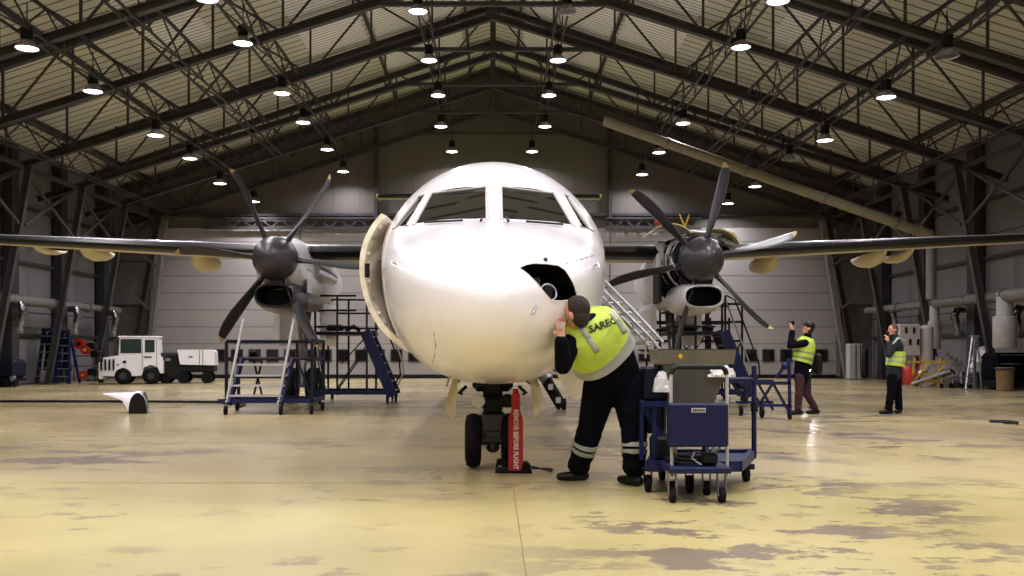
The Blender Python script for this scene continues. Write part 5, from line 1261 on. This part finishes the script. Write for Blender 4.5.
for px in (903, 922): mb = MB(); mb.bar((gx(px, d), d + .4, 0), (gx(px, d), d + .4, 1.3), .08, .08); obj('leg', mb, M_spin, T)
mb = MB(); mb.tube([(gx(932, d), d + .3, .6), (gx(926, d), d + .2, .4), (gx(921, d), d + .1, .5)], .07, 10); obj('outlet_pipe', mb, M_alu, T, 40)
d = 30.6
T = thing('yellow_trestle', 'yellow steel trestle loaded with frames along the right wall', 'trestle', (gx(930, d), d, 0))
for py in (362, 374, 381):
    mb = MB(); mb.bar((gx(908, d), d, gz(py, d)), (gx(948, d), d, gz(py, d)), .06, .07); obj('beam', mb, M_yel, T)
for px in (912, 921, 938): mb = MB(); mb.bar((gx(px, d), d, .02), (gx(px + 4, d), d + .1, gz(358, d)), .05, .05); obj('leg', mb, M_yel, T)
for a, b in (((915, 380), (930, 362)), ((930, 381), (944, 366)), ((921, 362), (912, 380))): mb = MB(); mb.bar(at(*a, d - .05), at(*b, d - .05), .04, .04); obj('cross_brace', mb, M_redp if a[0] == 921 else M_yel, T)
for a, b, m in (((905, 386), (950, 371), M_white2), ((912, 385), (952, 373), M_grn), ((930, 387), (962, 374), M_steel)):
    d += .22; T = thing('long_pipe', {'dull white paint': 'white pole', 'green paint': 'green pole', 'galvanised steel': 'grey pole'}[m.name] + ' leaning low against the yellow trestle by the right wall', 'pole', tuple(at(*a, d - .3)), group='poles by the trestle')
    p, q = at(*a, d - .35), at(*b, d - .35); p.z = max(p.z, .05); mb = MB(); mb.tube([p, q], .045, 8); obj('shaft', mb, m, T, 40); mb = MB(); mb.tube([q, q + (q - p).normalized() * .08], .06, 8); obj('end_cap', mb, M_black, T, 40)
heap('tarpaulin', 'grey crumpled tarpaulin heaped over equipment along the right wall', (gx(951, 31.4), 31.7, .0), (.8, .55, 1.05), 8, M_tarp, 'tarpaulin')
for i, (px, dd) in enumerate(((946, 30.5), (957, 30.4), (966, 30.3))):
    T = thing('wire_trolley', 'small grey wire trolley before the tarpaulin, %s' % ['left of three', 'middle of three', 'right of three'][i], 'trolley', (gx(px, dd), dd, 0), group='grey wire trolleys')
    x = gx(px, dd)
    for sx in (-.14, .14):
        mb = MB(); mb.tube([(x + sx, dd, .1), (x + sx * .8, dd + .1, .62)], .016, 6); obj('upright', mb, M_steel, T)
        mb = MB(); mb.lathe([(.02, -.02), (.08, -.02), (.08, .02), (.02, .02)], (x + sx, dd, .08), 'x', 14); obj('wheel', mb, M_tyre, T, 40)
    for z in (.2, .36, .6): mb = MB(); mb.box((x, dd + .05, z), (.28, .22, .02)); obj('shelf', mb, M_steel, T)
d = 29.6
T = thing('step_ladder', 'silver A-frame step ladder open beside the right wall', 'ladder', (gx(976, d), d, 0))
top = at(979, 336, d)
for px, y in ((966, 0), (974, 0), (983, .5), (990, .5)):
    mb = MB(); mb.bar((gx(px, d), d + y, .02), (top.x + (px - 978) * .006, d + .25, top.z), .04, .06); obj('rail', mb, M_alu, T)
for i in range(6):
    f = (i + .7) / 7; p = V3(gx(970, d), d, 0).lerp(V3(top.x - .03, d + .25, top.z), f); mb = MB(); mb.box(p, (.26 * (1 - f) + .1, .09, .03)); obj('step', mb, M_alu, T)
mb = MB(); mb.box((top.x, d + .25, top.z), (.22, .2, .05)); obj('top_cap', mb, M_alu, T)
heap('wrapped_bundle', 'white plastic wrapped bundle piled right of the silver step ladder', (gx(990, 30.3), 30.6, .55), (.5, .35, .75), 12, M_film, 'bundle')
T = thing('bench_frame', 'grey steel bench frame under the white wrapped bundle', 'bench', (gx(990, 30.3), 30.6, 0))
mb = MB(); mb.box((gx(990, 30.3), 30.6, .5), (1.0, .7, .08)); obj('bench_top', mb, M_steel, T)
for sx in (-.42, .42):
    for sy in (-.28, .28): mb = MB(); mb.bar((gx(990, 30.3) + sx, 30.6 + sy, 0), (gx(990, 30.3) + sx, 30.6 + sy, .48), .06, .06); obj('leg', mb, M_steel, T)
mb = MB(); mb.lathe([(.02, 0), (.2, 0), (.23, .02), (.25, .66), (.27, .7), (.25, .72), (.22, .7), (.02, .68)], (gx(1005, 28.3), 28.3, 0), 'z', 24); b = obj('waste_bin', mb, M_brown, None, 40); tag(b, 'brown round bin standing before the navy cover at the right edge', 'bin')
mb = MB(); mb.lathe([(.255, .64), (.28, .66), (.28, .7), (.255, .71)], (gx(1005, 28.3), 28.3, 0), 'z', 24); obj('rim', mb, M_spin, b)
T = thing('covered_machine', 'machine under a navy cover at the right edge by the wall', 'machine', (gx(1022, 28.5), 29.2, 0))
mb = MB(); mb.box((gx(1022, 28.5), 29.4, .72), (1.2, .9, .9), bev=.12); obj('navy_cover', mb, M_navy, T)
mb = MB(); mb.box((gx(1022, 28.5), 29.4, .2), (1.1, .8, .22)); obj('plinth', mb, M_black, T)
for py in (355, 364): mb = MB(); mb.box((gx(1020, 28.5), 28.93, gz(py, 28.5)), (.7, .03, .03)); obj('trim_strip', mb, M_steel, T)
T = thing('shoulder_bag', 'red bag hanging at the hip behind the red-brown haired person', 'bag', (gx(905, 18.3), 18.3, .75))
c = at(904.5, 375, 18.35); pts = []
for (z, w, dd) in ((-.2, .08, .06), (-.18, .12, .1), (-.05, .15, .13), (.1, .14, .12), (.17, .1, .08), (.19, .05, .04)): pts.append([c + V3(w * math.cos(t), dd * math.sin(t), z) for t in [2 * PI * j / 16 for j in range(16)]])
mb = MB(); mb.loft(pts); obj('pouch', mb, M_redp, T, 40)
mb = MB(); mb.tube([c + V3(0, 0, .18), at(901, 355, 18.35), at(898, 343, 18.3)], .012, 6); obj('strap', mb, M_redp, T, 40)
EXPO = 0.0
# ================================================================== CAMERA, WORLD, VIEW
cd = bpy.data.cameras.new('camera'); cam = bpy.data.objects.new('camera', cd); COL.objects.link(cam)
cam.location = (0, 0, CH); cam.rotation_euler = (R(90), 0, 0); cd.sensor_width = 36; cd.lens = F / 1024 * 36
cd.shift_x = (512 - VX) / 1024; cd.shift_y = (VY - 288) / 1024; cd.clip_end = 200; SC.camera = cam
wd = bpy.data.worlds.new('world'); SC.world = wd; wd.use_nodes = True
wd.node_tree.nodes['Background'].inputs[0].default_value = (.5, .55, .7, 1); wd.node_tree.nodes['Background'].inputs[1].default_value = .006
SC.view_settings.view_transform = 'Standard'; SC.view_settings.look = 'None'; SC.view_settings.gamma = 1; SC.view_settings.exposure = EXPO
SC.view_settings.use_curve_mapping = False
SC.cycles.max_bounces = 6; SC.cycles.diffuse_bounces = 4; SC.cycles.glossy_bounces = 3; SC.cycles.use_denoising = True
SC.cycles.sample_clamp_indirect = 6; SC.cycles.caustics_reflective = False; SC.cycles.caustics_refractive = False
